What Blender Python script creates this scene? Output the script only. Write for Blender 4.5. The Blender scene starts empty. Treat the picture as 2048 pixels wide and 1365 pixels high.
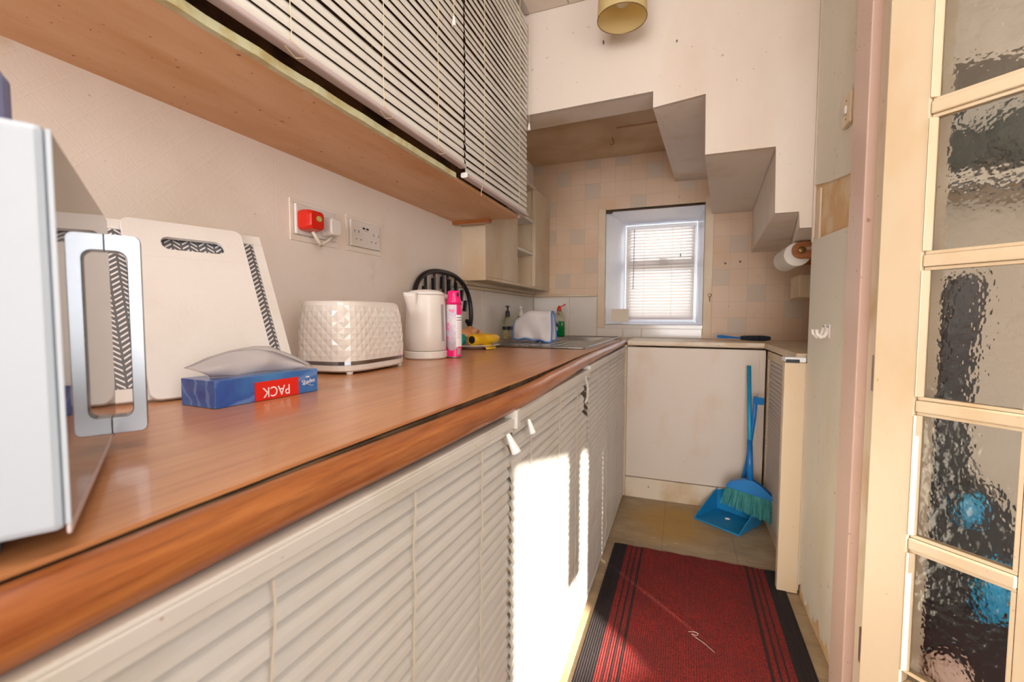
import bpy, math, random
from mathutils import Vector, Matrix, noise
random.seed(7)
SC = bpy.context.scene
COL = SC.collection
PI = math.pi

# ---------------------------------------------------------------- camera
CZ = 1.0344
cd = bpy.data.cameras.new('camera'); cam = bpy.data.objects.new('camera', cd); COL.objects.link(cam)
F = Vector((-.3553, .9331, -.0554)); R = Vector((.9345, .356, .0029)); U = Vector((-.0224, .0507, .9985))
cam.matrix_world = Matrix(((R.x, U.x, -F.x, 0), (R.y, U.y, -F.y, 0), (R.z, U.z, -F.z, CZ), (0, 0, 0, 1)))
cd.sensor_width = 36; cd.lens = 15.73; cd.clip_start = .02
cd.dof.use_dof = True; cd.dof.focus_distance = 1.0; cd.dof.aperture_fstop = 5.6
SC.camera = cam

# ---------------------------------------------------------------- world, sun, big lights, exposure
w = bpy.data.worlds.new('sky'); SC.world = w; w.use_nodes = True
w.node_tree.nodes['Background'].inputs[0].default_value = (.86, .93, 1, 1)
w.node_tree.nodes['Background'].inputs[1].default_value = 4.8
HX, HY = -.722, .692                      # horizontal travel direction of the sunlight
TE = .345                                 # tangent of its elevation
LX, LY = .692, .722                       # across the beam
def lamp(name, kind, loc, direction, energy, color, size=None, size_y=None):
    l = bpy.data.lights.new(name, kind); l.energy = energy; l.color = color
    o = bpy.data.objects.new(name, l); COL.objects.link(o); o.location = loc
    o.rotation_euler = Vector(direction).to_track_quat('-Z', 'Y').to_euler()
    if kind == 'AREA':
        l.shape = 'RECTANGLE'; l.size = size; l.size_y = size_y or size
    return o
s = lamp('sun', 'SUN', (1.5, -1.5, 3), (HX, HY, -TE), 40, (1, .93, .80)); s.data.angle = math.radians(1.0)
lamp('bounced_flash', 'AREA', (-.05, .05, 2.24), (0, .35, -1), 11, (1, .92, .84), .9, .9)
lamp('rear_window_light', 'AREA', (.05, -4.3, 1.15), (-.02, 1, .0), 165, (.97, .97, 1), 2.1, 2.0)
lamp('hall_fill_light', 'AREA', (1.12, -.45, 1.5), (-1, .55, -.02), 17, (1, .95, .91), .9, 1.4)  # added fill from the right, brightens the left wall and the blinds
SC.view_settings.view_transform = 'Standard'; SC.view_settings.look = 'None'
SC.view_settings.gamma = 1; SC.view_settings.exposure = 0.04; SC.view_settings.use_curve_mapping = False

# ---------------------------------------------------------------- materials
def lin(h):
    h = h.lstrip('#'); r = []
    for i in (0, 2, 4):
        v = int(h[i:i+2], 16) / 255
        r.append(v / 12.92 if v <= .04045 else ((v + .055) / 1.055) ** 2.4)
    return (*r, 1)
class NT:
    def __init__(s, name):
        s.m = bpy.data.materials.new(name); s.m.use_nodes = True; s.t = s.m.node_tree
        s.b = s.t.nodes['Principled BSDF']; s.tc = s.t.nodes.new('ShaderNodeTexCoord')
    def n(s, kind, **kw):
        x = s.t.nodes.new('ShaderNode' + kind)
        for k, v in kw.items(): setattr(x, k, v)
        return x
    def l(s, a, b): s.t.links.new(a, b)
    def mapped(s, st=(1, 1, 1), rot=(0, 0, 0)):
        mp = s.n('Mapping'); mp.inputs['Scale'].default_value = st; mp.inputs['Rotation'].default_value = rot
        s.l(s.tc.outputs['Object'], mp.inputs[0]); return mp.outputs[0]
    def noise(s, vec, scale, detail=5, rough=.55):
        x = s.n('TexNoise'); x.inputs['Scale'].default_value = scale; x.inputs['Detail'].default_value = detail
        x.inputs['Roughness'].default_value = rough; s.l(vec, x.inputs['Vector']); return x.outputs['Fac']
    def rng(s, v, lo, hi, a=0, b=1):
        x = s.n('MapRange'); x.inputs[1].default_value = lo; x.inputs[2].default_value = hi
        x.inputs[3].default_value = a; x.inputs[4].default_value = b; s.l(v, x.inputs[0]); return x.outputs[0]
    def mix(s, f, a, b):
        x = s.n('MixRGB')
        for i, v in ((0, f), (1, a), (2, b)):
            if isinstance(v, (float, int)): x.inputs[i].default_value = v
            elif isinstance(v, str): x.inputs[i].default_value = lin(v)
            else: s.l(v, x.inputs[i])
        return x.outputs[0]
    def math(s, op, a, b=None):
        x = s.n('Math', operation=op)
        for i, v in ((0, a), (1, b)):
            if v is None: continue
            if isinstance(v, (float, int)): x.inputs[i].default_value = v
            else: s.l(v, x.inputs[i])
        return x.outputs[0]
    def bump(s, h, strength, dist=.002, prev=None):
        x = s.n('Bump'); x.inputs['Strength'].default_value = strength; x.inputs['Distance'].default_value = dist
        s.l(h, x.inputs['Height'])
        if prev is not None: s.l(prev, x.inputs['Normal'])
        s.l(x.outputs[0], s.b.inputs['Normal']); return x.outputs[0]
    def base(s, v, rough=.5, metal=0, coat=0):
        if isinstance(v, str): s.b.inputs['Base Color'].default_value = lin(v)
        else: s.l(v, s.b.inputs['Base Color'])
        s.b.inputs['Roughness'].default_value = rough; s.b.inputs['Metallic'].default_value = metal
        s.b.inputs['Coat Weight'].default_value = coat; s.b.inputs['Coat Roughness'].default_value = .08

def P(name, col, rough=.5, col2=None, sc=4, lo=.45, hi=.7, st=(1, 1, 1), bump=0, bs=120, metal=0, spots=None, coat=0,
      streak=None, trans=0, ior=1.45, sheen=0, bd=.002):
    k = NT(name); c = col
    if col2: c = k.mix(k.rng(k.noise(k.mapped(st), sc), lo, hi), col, col2)
    if streak:            # (colour, amount threshold) vertical stains
        c = k.mix(k.rng(k.noise(k.mapped((9, 9, 1.1)), 2.3, 6, .65), streak[1], streak[1] + .14, 0, .75), c, streak[0])
    if spots:             # (colour, scale, threshold)
        c = k.mix(k.rng(k.noise(k.mapped((1, 1, 1)), spots[1] * 1.5, 3), spots[2] - .005, spots[2] + .035, 0, .6), c, spots[0])
    k.base(c, rough, metal, coat)
    if bump: k.bump(k.noise(k.mapped(st), bs, 4), bump, bd)
    if trans: k.b.inputs['Transmission Weight'].default_value = trans; k.b.inputs['IOR'].default_value = ior
    return k.m

M = {}
M['paint'] = P('cream_painted_lining_paper', '#d2c6ba', .62, '#c8b6a3', 2.2, .5, .75, (1, 1, .5), .25, 90, spots=('#8d7a62', 38, 0.715), streak=('#cfae8c', .66))
M['paint_right'] = P('grey_cream_lining_paper', '#dad4c6', .62, '#cfc4ac', 3, .5, .72, (1, 1, .4), .3, 90, spots=('#6f6a58', 30, 0.685), streak=('#a9a48e', .66))
M['soffit'] = P('painted_plaster_soffit', '#e2d6ca', .65, '#d0bba2', 3.5, .5, .72, (1, 1, 1), .3, 60, spots=('#7d6040', 40, 0.725))
M['nook_ceiling'] = P('yellowed_nook_ceiling', '#dabf9f', .65, '#c09a70', 3, .42, .7, (1, 1, 1), .2, 60, spots=('#5d4128', 30, 0.725))
M['ceiling'] = P('cream_ceiling_tile', '#dccfc2', .7, '#d0bda6', 5, .45, .7, bump=.25, bs=60)
M['gap'] = P('dark_gap', '#4c3a2a', .9); M['glue'] = P('dried_glue_line', '#6e5840', .9, '#4a3826', 14, .4, .6)
M['orange_patch'] = P('bare_yellowed_plaster', '#cfa878', .7, '#dcc4a0', 9, .45, .6, (1, 1, 1), .2, 60)
M['pink'] = P('pinkish_gloss_paint', '#d3b6a8', .38, '#ccae9c', 4, .5, .7, (1, 1, .4), .1, 60, spots=('#8a5636', 42, 0.68))
M['cream'] = P('cream_gloss_paint', '#cfbb9d', .33, '#c6a67c', 5, .5, .75, (1, 1, .5), .1, 50, spots=('#a8693c', 40, 0.715))
M['cream2'] = P('aged_cream_board', '#d2bfa4', .45, '#c4a781', 4, .45, .7, (1, 1, .6), .1, 60, spots=('#7d5836', 45, 0.705))
M['panel'] = P('whitewashed_hardboard', '#d6c8ba', .5, '#cdb394', 3.2, .52, .75, (1.2, 1, .7), .15, 80, spots=('#7c6248', 36, 0.715), streak=('#cba27a', .68))
M['skirt'] = P('stained_cream_skirting', '#d9cab4', .5, '#c2a67c', 6, .5, .72, (1, 1, .7), .2, 60, spots=('#4a3626', 24, 0.705))
M['tile'] = P('glossy_white_wall_tile', '#d2cac1', .12, '#cbbfb2', 4, .5, .7, bump=.05, bs=12)
M['white_gloss'] = P('white_gloss_lining', '#e6e6ea', .25, '#dadde6', 5, .5, .7)
M['upvc'] = P('white_plastic_window_frame', '#e8ebf2', .25)
M['white'] = P('white_plastic', '#e2ddd8', .28, '#dcd5cd', 6, .5, .7)
M['white_glossy'] = P('glossy_white_enamel', '#e4dfd9', .1, coat=.5)
M['appliance'] = P('white_powder_coat', '#adb6bf', .3, '#a5aeb6', 5, .5, .7, bump=.05, bs=200)
M['chrome'] = P('brushed_chrome', '#989ca2', .26, metal=1)
M['steel'] = P('stainless_steel', '#a9a29a', .28, '#8e857b', 6, .4, .7, (1, 8, 1), metal=1)
M['dark'] = P('black_plastic', '#141316', .35)
M['blackrub'] = P('dark_blue_black_rubber', '#121a24', .5)
M['board'] = P('white_cutting_board', '#dcd7d2', .42, '#d6d0c8', 8, .5, .7, bump=.15, bs=300)
M['red'] = P('red_plastic', '#d4200c', .25)
M['redlabel'] = P('red_label_print', '#e0261a', .4)
M['pinkcan'] = P('hot_pink_lacquer', '#f0147a', .2, coat=.4)
M['tubgrey'] = P('blue_grey_plastic', '#6d7192', .4)
M['yellow'] = P('yellow_plastic_film', '#e9bd10', .3, '#d79a08', 14, .45, .7, bump=.4, bs=40)
M['peach'] = P('peach_cloth', '#e6b184', .85, '#cf8a56', 22, .45, .6, bump=.6, bs=80)
M['teal'] = P('teal_scourer', '#1f8d84', .85, bump=.6, bs=150)
M['cloth'] = P('white_microfibre_cloth', '#d9d3d2', .9, bump=.4, bs=260)
M['bluehem'] = P('blue_stitched_hem', '#4f7fd0', .85)
M['blue'] = P('blue_plastic', '#1473bd', .35, '#1a80c4', 8, .4, .7)
M['broomblue'] = P('turquoise_blue_plastic', '#1f9ac4', .35, '#1a86b8', 9, .4, .7)
M['panblue'] = P('bright_blue_dustpan_plastic', '#1b86bd', .4, '#2a6f92', 16, .55, .75)
M['bristle'] = P('teal_green_bristles', '#2b6f6d', .8, '#3f8f8e', 60, .4, .6, (1, 1, .2))
M['blackbristle'] = P('black_bristles', '#15171f', .9, '#2b2f3a', 80, .4, .6)
M['mint'] = P('mint_painted_edge', '#c9c8a4', .5, '#b9ab78', 22, .45, .65, bump=.5, bs=60)
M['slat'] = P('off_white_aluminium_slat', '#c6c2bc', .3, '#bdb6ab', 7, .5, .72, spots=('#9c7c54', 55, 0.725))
M['slat_up'] = P('white_aluminium_slat', '#dedbd4', .3, '#cfc8bd', 7, .55, .75, spots=('#a88a60', 60, 0.725))
M['rail'] = P('off_white_blind_rail', '#cbc6be', .33, '#c0b9ad', 6, .5, .7, spots=('#8c3a1e', 70, 0.7))
M['raillilac'] = P('lilac_grey_bottom_rail', '#c3b4b4', .38)
M['cord'] = P('cream_cord', '#d8c49c', .8); M['cordg'] = P('greyed_cord', '#b3a692', .8)
M['louvre'] = P('greyish_louvre_slat', '#bfb4aa', .45)
M['interior'] = P('brown_cupboard_interior', '#8a5a3a', .6, '#4e3220', 7, .42, .6)
M['cable'] = P('white_cable', '#dcd2c2', .45)
M['card'] = P('cream_card', '#d2c3ae', .6)
M['shade'] = None
M['bulb'] = P('opal_bulb', '#e8e2d4', .3)
M['brass'] = P('tarnished_brass', '#7c6038', .4, metal=.8)
M['walnut'] = P('orange_varnished_wood', '#a8622c', .35, '#8a4818', 8, .4, .7, (1, 6, 6), coat=.3)
M['paper'] = P('white_kitchen_roll', '#e4ddd2', .9, bump=.3, bs=160)
M['hallwall'] = P('hall_wall_plain', '#cdc2b2', .7, '#c0b3a0', 2, .4, .7)
M['hallcoat'] = P('dark_green_grey_fabric', '#3d4034', .9, '#2c2e28', 8, .4, .7)
M['blackfab'] = P('black_vacuum_plastic', '#1d2024', .5)
M['maroon'] = P('maroon_cloth', '#5a1a1c', .9)
M['bulbwhite'] = P('pale_ball_plastic', '#e6c8b8', .5)
M['gauge'] = P('grey_water_window', '#a5a0a4', .25)
M['lavender'] = P('pale_lilac_print', '#cfc6de', .35, '#e6dfe8', 30, .4, .6)
M['pinkprint'] = P('orchid_pink_print', '#e889b4', .35)
M['text'] = P('black_print', '#2a2628', .5)
M['white_print'] = P('white_print', '#f2f0f2', .5)
M['green'] = P('green_washing_liquid', '#0f7a38', .12, coat=.3)
M['clearb'] = P('clear_bottle_plastic', '#dfe0c8', .08, trans=.85, ior=1.3)
M['flower'] = P('yellow_flower_print', '#e6d9b4', .3, '#e2a63c', 60, .52, .6, coat=.2)
M['glass'] = P('clear_glass', '#ffffff', .02, trans=1)
M['green_badge'] = P('green_gold_badge', '#6aa04a', .4, '#d8c070', 200, .45, .55)

def m_leftwall():
    k = NT('embossed_diamond_wallpaper')
    v = k.mapped((1, 1, 1)); sp = k.n('SeparateXYZ'); k.l(v, sp.inputs[0]); y, z = sp.outputs[1], sp.outputs[2]
    def lines(a, per, wd):
        f = k.math('FRACT', k.math('MULTIPLY', a, 1 / per)); d = k.math('ABSOLUTE', k.math('SUBTRACT', f, .5))
        return k.rng(d, .5 - wd, .5, 0, 1)
    a = k.math('ADD', y, z); b = k.math('SUBTRACT', y, z)
    L = k.math('MAXIMUM', lines(a, .075, .03), lines(b, .075, .03))
    L2 = k.math('MAXIMUM', lines(k.math('ADD', a, .018), .075, .02), lines(k.math('ADD', b, .018), .075, .02))
    seam = lines(k.math('ADD', y, .19), .53, .004)
    h = k.math('ADD', k.math('MAXIMUM', L, L2), k.math('MULTIPLY', seam, -2))
    c = k.mix(k.rng(k.noise(v, 2.6), .45, .75), '#ece3da', '#e2d5c4')
    c = k.mix(k.rng(k.noise(k.mapped((1, 1, .6)), 5.5, 6, .7), .62, .78, 0, .6), c, '#c9a876')
    c = k.mix(k.rng(k.noise(v, 62, 3), .725, .77, 0, .6), c, '#8d7a62')
    c = k.mix(k.math('MULTIPLY', L, .10), c, '#ece4d8')
    k.base(c, .55); b1 = k.bump(k.noise(v, 130), .15); k.bump(h, .10, .002, b1); return k.m
M['leftwall'] = m_leftwall()
def m_squares(name, speck):
    k = NT(name); v = k.mapped(); sp = k.n('SeparateXYZ'); k.l(v, sp.inputs[0])
    def ln(a, off):
        f = k.math('FRACT', k.math('MULTIPLY', k.math('ADD', a, 10 + off), 1 / .0975))
        return k.rng(k.math('ABSOLUTE', k.math('SUBTRACT', f, .5)), .482, .492)
    L = k.math('MAXIMUM', ln(sp.outputs[0], .079), ln(sp.outputs[2], .0865))
    c = k.mix(k.rng(k.noise(v, 3), .4, .7), '#d3b89f', '#c9a98a')
    if speck: c = k.mix(k.rng(k.noise(v, 220, 2), .42, .6), '#bdad9c', '#c9b39b')
    c = k.mix(k.math('MULTIPLY', L, .5), c, '#ab9484')
    c = k.mix(k.rng(k.noise(k.mapped((1, 1, .4)), 4, 6, .7), .62, .76, 0, .5), c, '#a9744c')
    c = k.mix(k.rng(k.noise(v, 45, 3), .72, .76, 0, .6), c, '#5a4030')
    k.base(c, .55); k.bump(k.noise(v, 100), .12); return k.m
M['squares'] = m_squares('square_pattern_wallpaper', 0); M['speckled'] = m_squares('speckled_square_wallpaper', 1)
def m_wood(name, c1, c2, c3, rough, coat, f=1, fy=.8):
    k = NT(name); v = k.mapped((13 * f, fy, 13 * f)); n1 = k.noise(v, 3.2, 8, .62)
    n2 = k.noise(k.mapped((60 * f, 2.5 * fy, 60 * f)), 3, 5, .6)
    c = k.mix(k.rng(n1, .32, .66), c1, c2); c = k.mix(k.rng(n2, .5, .75, 0, .55), c, c3)
    k.base(c, rough, 0, coat); k.bump(n2, .12, .001); return k.m
M['laminate'] = m_wood('wood_print_laminate', '#b97a4c', '#cc9060', '#935630', .3, .2)
M['bullnose'] = m_wood('varnished_redwood_nosing', '#84401a', '#b06c38', '#4a200c', .34, .3, 1.5, 1.5)
def m_ply():
    k = NT('stained_painted_plywood'); v = k.mapped((5, 1, 5))
    c = k.mix(k.rng(k.noise(v, 1.4, 6, .6), .4, .66), '#dcb088', '#c8925e')
    c = k.mix(k.rng(k.noise(k.mapped((8, 1, 8)), 1.9, 7, .7), .58, .74, 0, .8), c, '#c68a4a')
    c = k.mix(k.rng(k.noise(k.mapped(), 70, 2), .69, .72), c, '#84471f')
    c = k.mix(k.rng(k.noise(k.mapped(), 4.5, 5), .64, .74, 0, .5), c, '#dccab2')
    k.base(c, .5); k.bump(k.noise(k.mapped(), 60), .2); return k.m
M['ply'] = m_ply()
def m_floor():
    k = NT('worn_beige_vinyl'); v = k.mapped()
    c = k.mix(k.rng(k.noise(k.mapped((1, 2, 1), (0, 0, .6)), 5, 7, .65), .38, .68), '#b09a7c', '#8e7a60')
    # yellow worn patch with its own shape
    mp = k.n('Mapping'); mp.inputs['Location'].default_value = (.03, -2.33, 0); mp.vector_type = 'POINT'
    k.l(k.tc.outputs['Object'], mp.inputs[0])
    ln = k.n('VectorMath', operation='LENGTH'); m2 = k.n('Mapping'); m2.inputs['Scale'].default_value = (3.6, 3.4, 0)
    k.l(mp.outputs[0], m2.inputs[0]); k.l(m2.outputs[0], ln.inputs[0])
    d = k.math('ADD', ln.outputs['Value'], k.math('MULTIPLY', k.noise(v, 6), .7))
    c = k.mix(k.rng(d, .75, 1.35, .8, 0), c, '#b48a26')
    sp = k.n('SeparateXYZ'); k.l(v, sp.inputs[0])
    def ln2(a):
        f = k.math('FRACT', k.math('MULTIPLY', k.math('ADD', a, 10.13), 1 / .305))
        return k.rng(k.math('ABSOLUTE', k.math('SUBTRACT', f, .5)), .49, .497)
    c = k.mix(k.math('MULTIPLY', k.math('MAXIMUM', ln2(sp.outputs[0]), ln2(sp.outputs[1])), .45), c, '#6e5d45')
    c = k.mix(k.rng(k.noise(k.mapped((1, 5, 1), (0, 0, .9)), 14, 4), .66, .72, 0, .5), c, '#d8c8b0')
    k.base(c, .45); k.bump(k.noise(v, 80), .1); return k.m
M['floor'] = m_floor()
def m_rug():
    k = NT('ribbed_red_runner'); v = k.mapped(); sp = k.n('SeparateXYZ'); k.l(v, sp.inputs[0]); x = sp.outputs[0]
    red = k.mix(k.rng(k.noise(v, 240, 2), .42, .62), '#96201c', '#5e1212')
    red = k.mix(k.rng(k.noise(v, 7, 5), .4, .7, 0, .55), red, '#5c1c1b')
    dk = k.mix(k.rng(k.noise(v, 160, 2), .5, .7), '#190e11', '#2a1b1d')
    ax = k.math('ABSOLUTE', x); m = k.rng(ax, .269, .271)
    for p, wd in ((.248, .0022), (.228, .0030), (.206, .0045)):
        d = k.math('ABSOLUTE', k.math('SUBTRACT', ax, p)); m = k.math('MAXIMUM', m, k.rng(d, wd, wd + .001, .9, 0))
    rib = k.math('SINE', k.math('MULTIPLY', x, 2 * PI / .0072))
    red = k.mix(k.rng(rib, -1, 0, .5, 0), red, '#47110f')
    k.base(k.mix(m, red, dk), .95); k.bump(k.math('ADD', rib, k.noise(v, 500, 2)), .6, .0015); return k.m
M['rug'] = m_rug()
def m_chev(name):
    k = NT(name); v = k.mapped(); sp = k.n('SeparateXYZ'); k.l(v, sp.inputs[0]); x, y = sp.outputs[0], sp.outputs[1]
    cw = .0135
    u = k.math('MULTIPLY', k.math('ADD', x, 5), 1 / cw); fl = k.math('FLOOR', u); fx = k.math('SUBTRACT', u, fl)
    par = k.math('SUBTRACT', k.math('MULTIPLY', k.math('MODULO', fl, 2), 2), 1)
    yy = k.math('ADD', k.math('MULTIPLY', k.math('ADD', y, 5), 1 / .0095), k.math('MULTIPLY', k.math('MULTIPLY', par, fx), 1.15))
    f = k.math('FRACT', yy); st = k.math('GREATER_THAN', f, .64)
    inside = k.math('MULTIPLY', k.math('GREATER_THAN', fx, .12), k.math('LESS_THAN', fx, .88))
    k.base(k.mix(k.math('MULTIPLY', st, inside), '#5d5c60', '#dcd8d6'), .35); return k.m
M['chevron'] = m_chev('grey_herringbone_print')
def m_tissue():
    k = NT('blue_swirl_carton'); v = k.mapped((1, .35, 1.4), (.5, 0, .5)); wv = k.n('TexWave'); wv.inputs['Scale'].default_value = 14
    wv.inputs['Distortion'].default_value = 9; wv.inputs['Detail'].default_value = 3; k.l(v, wv.inputs['Vector'])
    c = k.mix(k.rng(k.noise(k.mapped(), 9), .35, .68), '#1c3a9a', '#3f86c4')
    c = k.mix(k.rng(wv.outputs['Fac'], .72, 1, 0, .4), c, '#8ab0e6'); k.base(c, .3, 0, .3); return k.m
M['carton'] = m_tissue()
def m_obscure():
    k = NT('textured_obscure_glass'); k.base('#eceae4', .07); k.b.inputs['Transmission Weight'].default_value = 1
    k.b.inputs['IOR'].default_value = 1.5; k.bump(k.noise(k.mapped((1, 1, .75)), 55, 2, .5), .55, .004); return k.m
M['obscure'] = m_obscure()
def m_doorglass():
    k = NT('dark_mirror_glass'); k.base('#4a4440', .03); k.b.inputs['Specular IOR Level'].default_value = 1
    k.b.inputs['IOR'].default_value = 2.2; return k.m
M['ovenglass'] = m_doorglass()
def m_trans(name, c):
    k = NT(name); k.base(c, .5); tr = k.n('BsdfTranslucent'); tr.inputs[0].default_value = lin(c)
    mx = k.n('MixShader'); mx.inputs[0].default_value = .6; k.l(k.b.outputs[0], mx.inputs[1]); k.l(tr.outputs[0], mx.inputs[2])
    k.l(mx.outputs[0], k.t.nodes['Material Output'].inputs[0]); return k.m
M['winslat'] = m_trans('thin_white_window_slat', '#e9e2dc'); M['tissue'] = m_trans('white_tissue', '#e8e4e4'); M['shade'] = m_trans('yellowed_cream_lampshade', '#efdfae')
def m_thin():
    k = NT('window_pane_glass'); tr = k.n('BsdfTransparent'); k.base('#ffffff', .02); mx = k.n('MixShader'); mx.inputs[0].default_value = .07
    k.l(tr.outputs[0], mx.inputs[1]); k.l(k.b.outputs[0], mx.inputs[2]); k.l(mx.outputs[0], k.t.nodes['Material Output'].inputs[0]); return k.m
M['pane'] = m_thin()

# ---------------------------------------------------------------- geometry helpers
def link(name, me, parent=None, loc=None):
    o = bpy.data.objects.new(name, me); COL.objects.link(o)
    if parent: o.parent = parent
    if loc: o.location = loc
    return o
def mesh(name, vs, fs, mat, parent=None, smooth=False, bevel=0, seg=2, loc=None, solid=0, sub=0):
    me = bpy.data.meshes.new(name); me.from_pydata([tuple(v) for v in vs], [], fs); me.validate()
    for m in (mat if isinstance(mat, (list, tuple)) else [mat]): me.materials.append(m)
    import bmesh
    bm = bmesh.new(); bm.from_mesh(me); bmesh.ops.recalc_face_normals(bm, faces=bm.faces); bm.to_mesh(me); bm.free()
    if smooth: me.shade_smooth()
    o = link(name, me, parent, loc)
    if solid:
        x = o.modifiers.new('s', 'SOLIDIFY'); x.thickness = solid; x.offset = 0
    if sub:
        x = o.modifiers.new('u', 'SUBSURF'); x.levels = sub; x.render_levels = sub
    if bevel:
        x = o.modifiers.new('b', 'BEVEL'); x.width = bevel; x.segments = seg; x.limit_method = 'ANGLE'
    return o
class G:
    def __init__(s): s.v = []; s.f = []
    def add(s, v, f):
        n = len(s.v); s.v += [tuple(p) for p in v]; s.f += [tuple(i + n for i in q) for q in f]; return s
    def box(s, a, b, c, d, e, f):
        return s.add([(x, y, z) for x in (a, b) for y in (c, d) for z in (e, f)],
                     [(0, 1, 3, 2), (4, 6, 7, 5), (0, 4, 5, 1), (2, 3, 7, 6), (0, 2, 6, 4), (1, 5, 7, 3)])
    def prism(s, poly, ax, a, b):        # poly in the two other axes in order
        def pt(p, t):
            q = list(p); q.insert('xyz'.index(ax), t); return q
        n = len(poly); v = [pt(p, a) for p in poly] + [pt(p, b) for p in poly]
        return s.add(v, [tuple(range(n)), tuple(range(2 * n - 1, n - 1, -1))] + [(i, (i + 1) % n, n + (i + 1) % n, n + i) for i in range(n)])
    def loft(s, rings, cap=True, closed=True):
        n = len(rings[0]); v = [p for r in rings for p in r]; f = []
        for k in range(len(rings) - 1):
            for i in range(n if closed else n - 1):
                j = (i + 1) % n; f.append((k * n + i, k * n + j, (k + 1) * n + j, (k + 1) * n + i))
        if cap: f += [tuple(range(n)), tuple(range((len(rings) - 1) * n, len(rings) * n))]
        return s.add(v, f)
    def lathe(s, prof, n=28, c=(0, 0, 0), cap=True):
        return s.loft([[(c[0] + r * math.cos(2 * PI * i / n), c[1] + r * math.sin(2 * PI * i / n), c[2] + z) for i in range(n)] for r, z in prof], cap=cap)
    def tube(s, pts, r, n=8, closed=False):
        pts = [Vector(p) for p in pts]; rings = []; up = None
        for i, p in enumerate(pts):
            if closed: t = (pts[(i + 1) % len(pts)] - pts[i - 1]).normalized()
            else: t = (pts[min(i + 1, len(pts) - 1)] - pts[max(i - 1, 0)]).normalized()
            if up is None: up = t.orthogonal().normalized()
            up = (up - t * up.dot(t)).normalized(); w = t.cross(up); rr = r[i] if isinstance(r, (list, tuple)) else r
            rings.append([tuple(p + (up * math.cos(2 * PI * k / n) + w * math.sin(2 * PI * k / n)) * rr) for k in range(n)])
        if closed: rings.append(rings[0])
        return s.loft(rings, cap=not closed)
    def o(s, name, mat, parent=None, **kw): return mesh(name, s.v, s.f, mat, parent, **kw)
def box(name, b, mat, parent=None, **kw): return G().box(*b).o(name, mat, parent, **kw)
def thing(name, label, cat, loc=(0, 0, 0), rz=0, group=None):
    o = link(name, None); o.location = loc; o.rotation_euler = (0, 0, rz); o['label'] = label; o['category'] = cat
    if group: o['group'] = group
    return o
def tag(o, label, cat, group=None):
    o['label'] = label; o['category'] = cat
    if group: o['group'] = group
    return o
def struct(o, label=None, cat=None):
    o['kind'] = 'structure'
    if label: o['label'] = label
    if cat: o['category'] = cat
    return o
def text(name, body, size, mat, parent, mw, ext=.0003, sx=1):
    cu = bpy.data.curves.new('t', 'FONT'); cu.body = body; cu.size = size; cu.extrude = ext; cu.align_x = 'CENTER'; cu.align_y = 'CENTER'
    t = bpy.data.objects.new('t', cu); COL.objects.link(t); dg = bpy.context.evaluated_depsgraph_get()
    me = bpy.data.meshes.new_from_object(t.evaluated_get(dg)); bpy.data.objects.remove(t); me.materials.clear(); me.materials.append(mat)
    me.transform(mw @ Matrix.Diagonal((sx, 1, 1, 1))); return link(name, me, parent)
def arc(cx, cy, r, a0, a1, n):
    return [(cx + r * math.cos(math.radians(a0 + (a1 - a0) * i / n)), cy + r * math.sin(math.radians(a0 + (a1 - a0) * i / n))) for i in range(n + 1)]
def rrect(x0, x1, y0, y1, r, n=5):
    return arc(x1 - r, y1 - r, r, 0, 90, n) + arc(x0 + r, y1 - r, r, 90, 180, n) + arc(x0 + r, y0 + r, r, 180, 270, n) + arc(x1 - r, y0 + r, r, 270, 360, n)

# ================================================================ SETTING
XL, XR, YB, YS, YP = -.981, .425, 2.987, 1.889, 2.6155
# floor
struct(box('floor', (-1.1, 2.6, -4.7, 3.1, -.05, 0), M['floor']), 'beige vinyl floor worn yellow in the middle', 'floor')
# ceiling and its tiles
ce = struct(box('ceiling', (-1.1, 2.6, -4.7, 3.1, 2.345, 2.4), M['gap']), 'ceiling of cream square tiles', 'ceiling')
for i in range(6):
    for j in range(5):
        x0 = -1.08 + i * .305; y1 = 1.889 - j * .305
        if y1 - .303 > .1 and x0 < .45: box('ceiling_tile', (x0, x0 + .303, y1 - .303, y1 - .001, 2.328, 2.345), M['ceiling'], ce, bevel=.003, seg=1)
box('ceiling_board', (.453, 2.6, -4.7, 3.1, 2.33, 2.3449), M['ceiling'], ce)
box('ceiling_board', (-1.08, .452, -4.7, .36, 2.33, 2.3449), M['ceiling'], ce)
# left wall
wl = struct(box('wall_left', (XL - .1, XL, -4.6, 3.08, 0, 2.345), M['leftwall']), 'left wall of embossed cream diamond wallpaper', 'wall')
for y0, y1 in ((1.80, 2.118), (2.122, 2.978)):
    box('tile', (XL, XL + .006, y0, y1, .9, 1.165), M['tile'], wl, bevel=.002)
box('tile_trim', (XL, XL + .014, 1.80, 2.978, 1.167, 1.183), M['cream2'], wl, bevel=.003)
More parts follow.
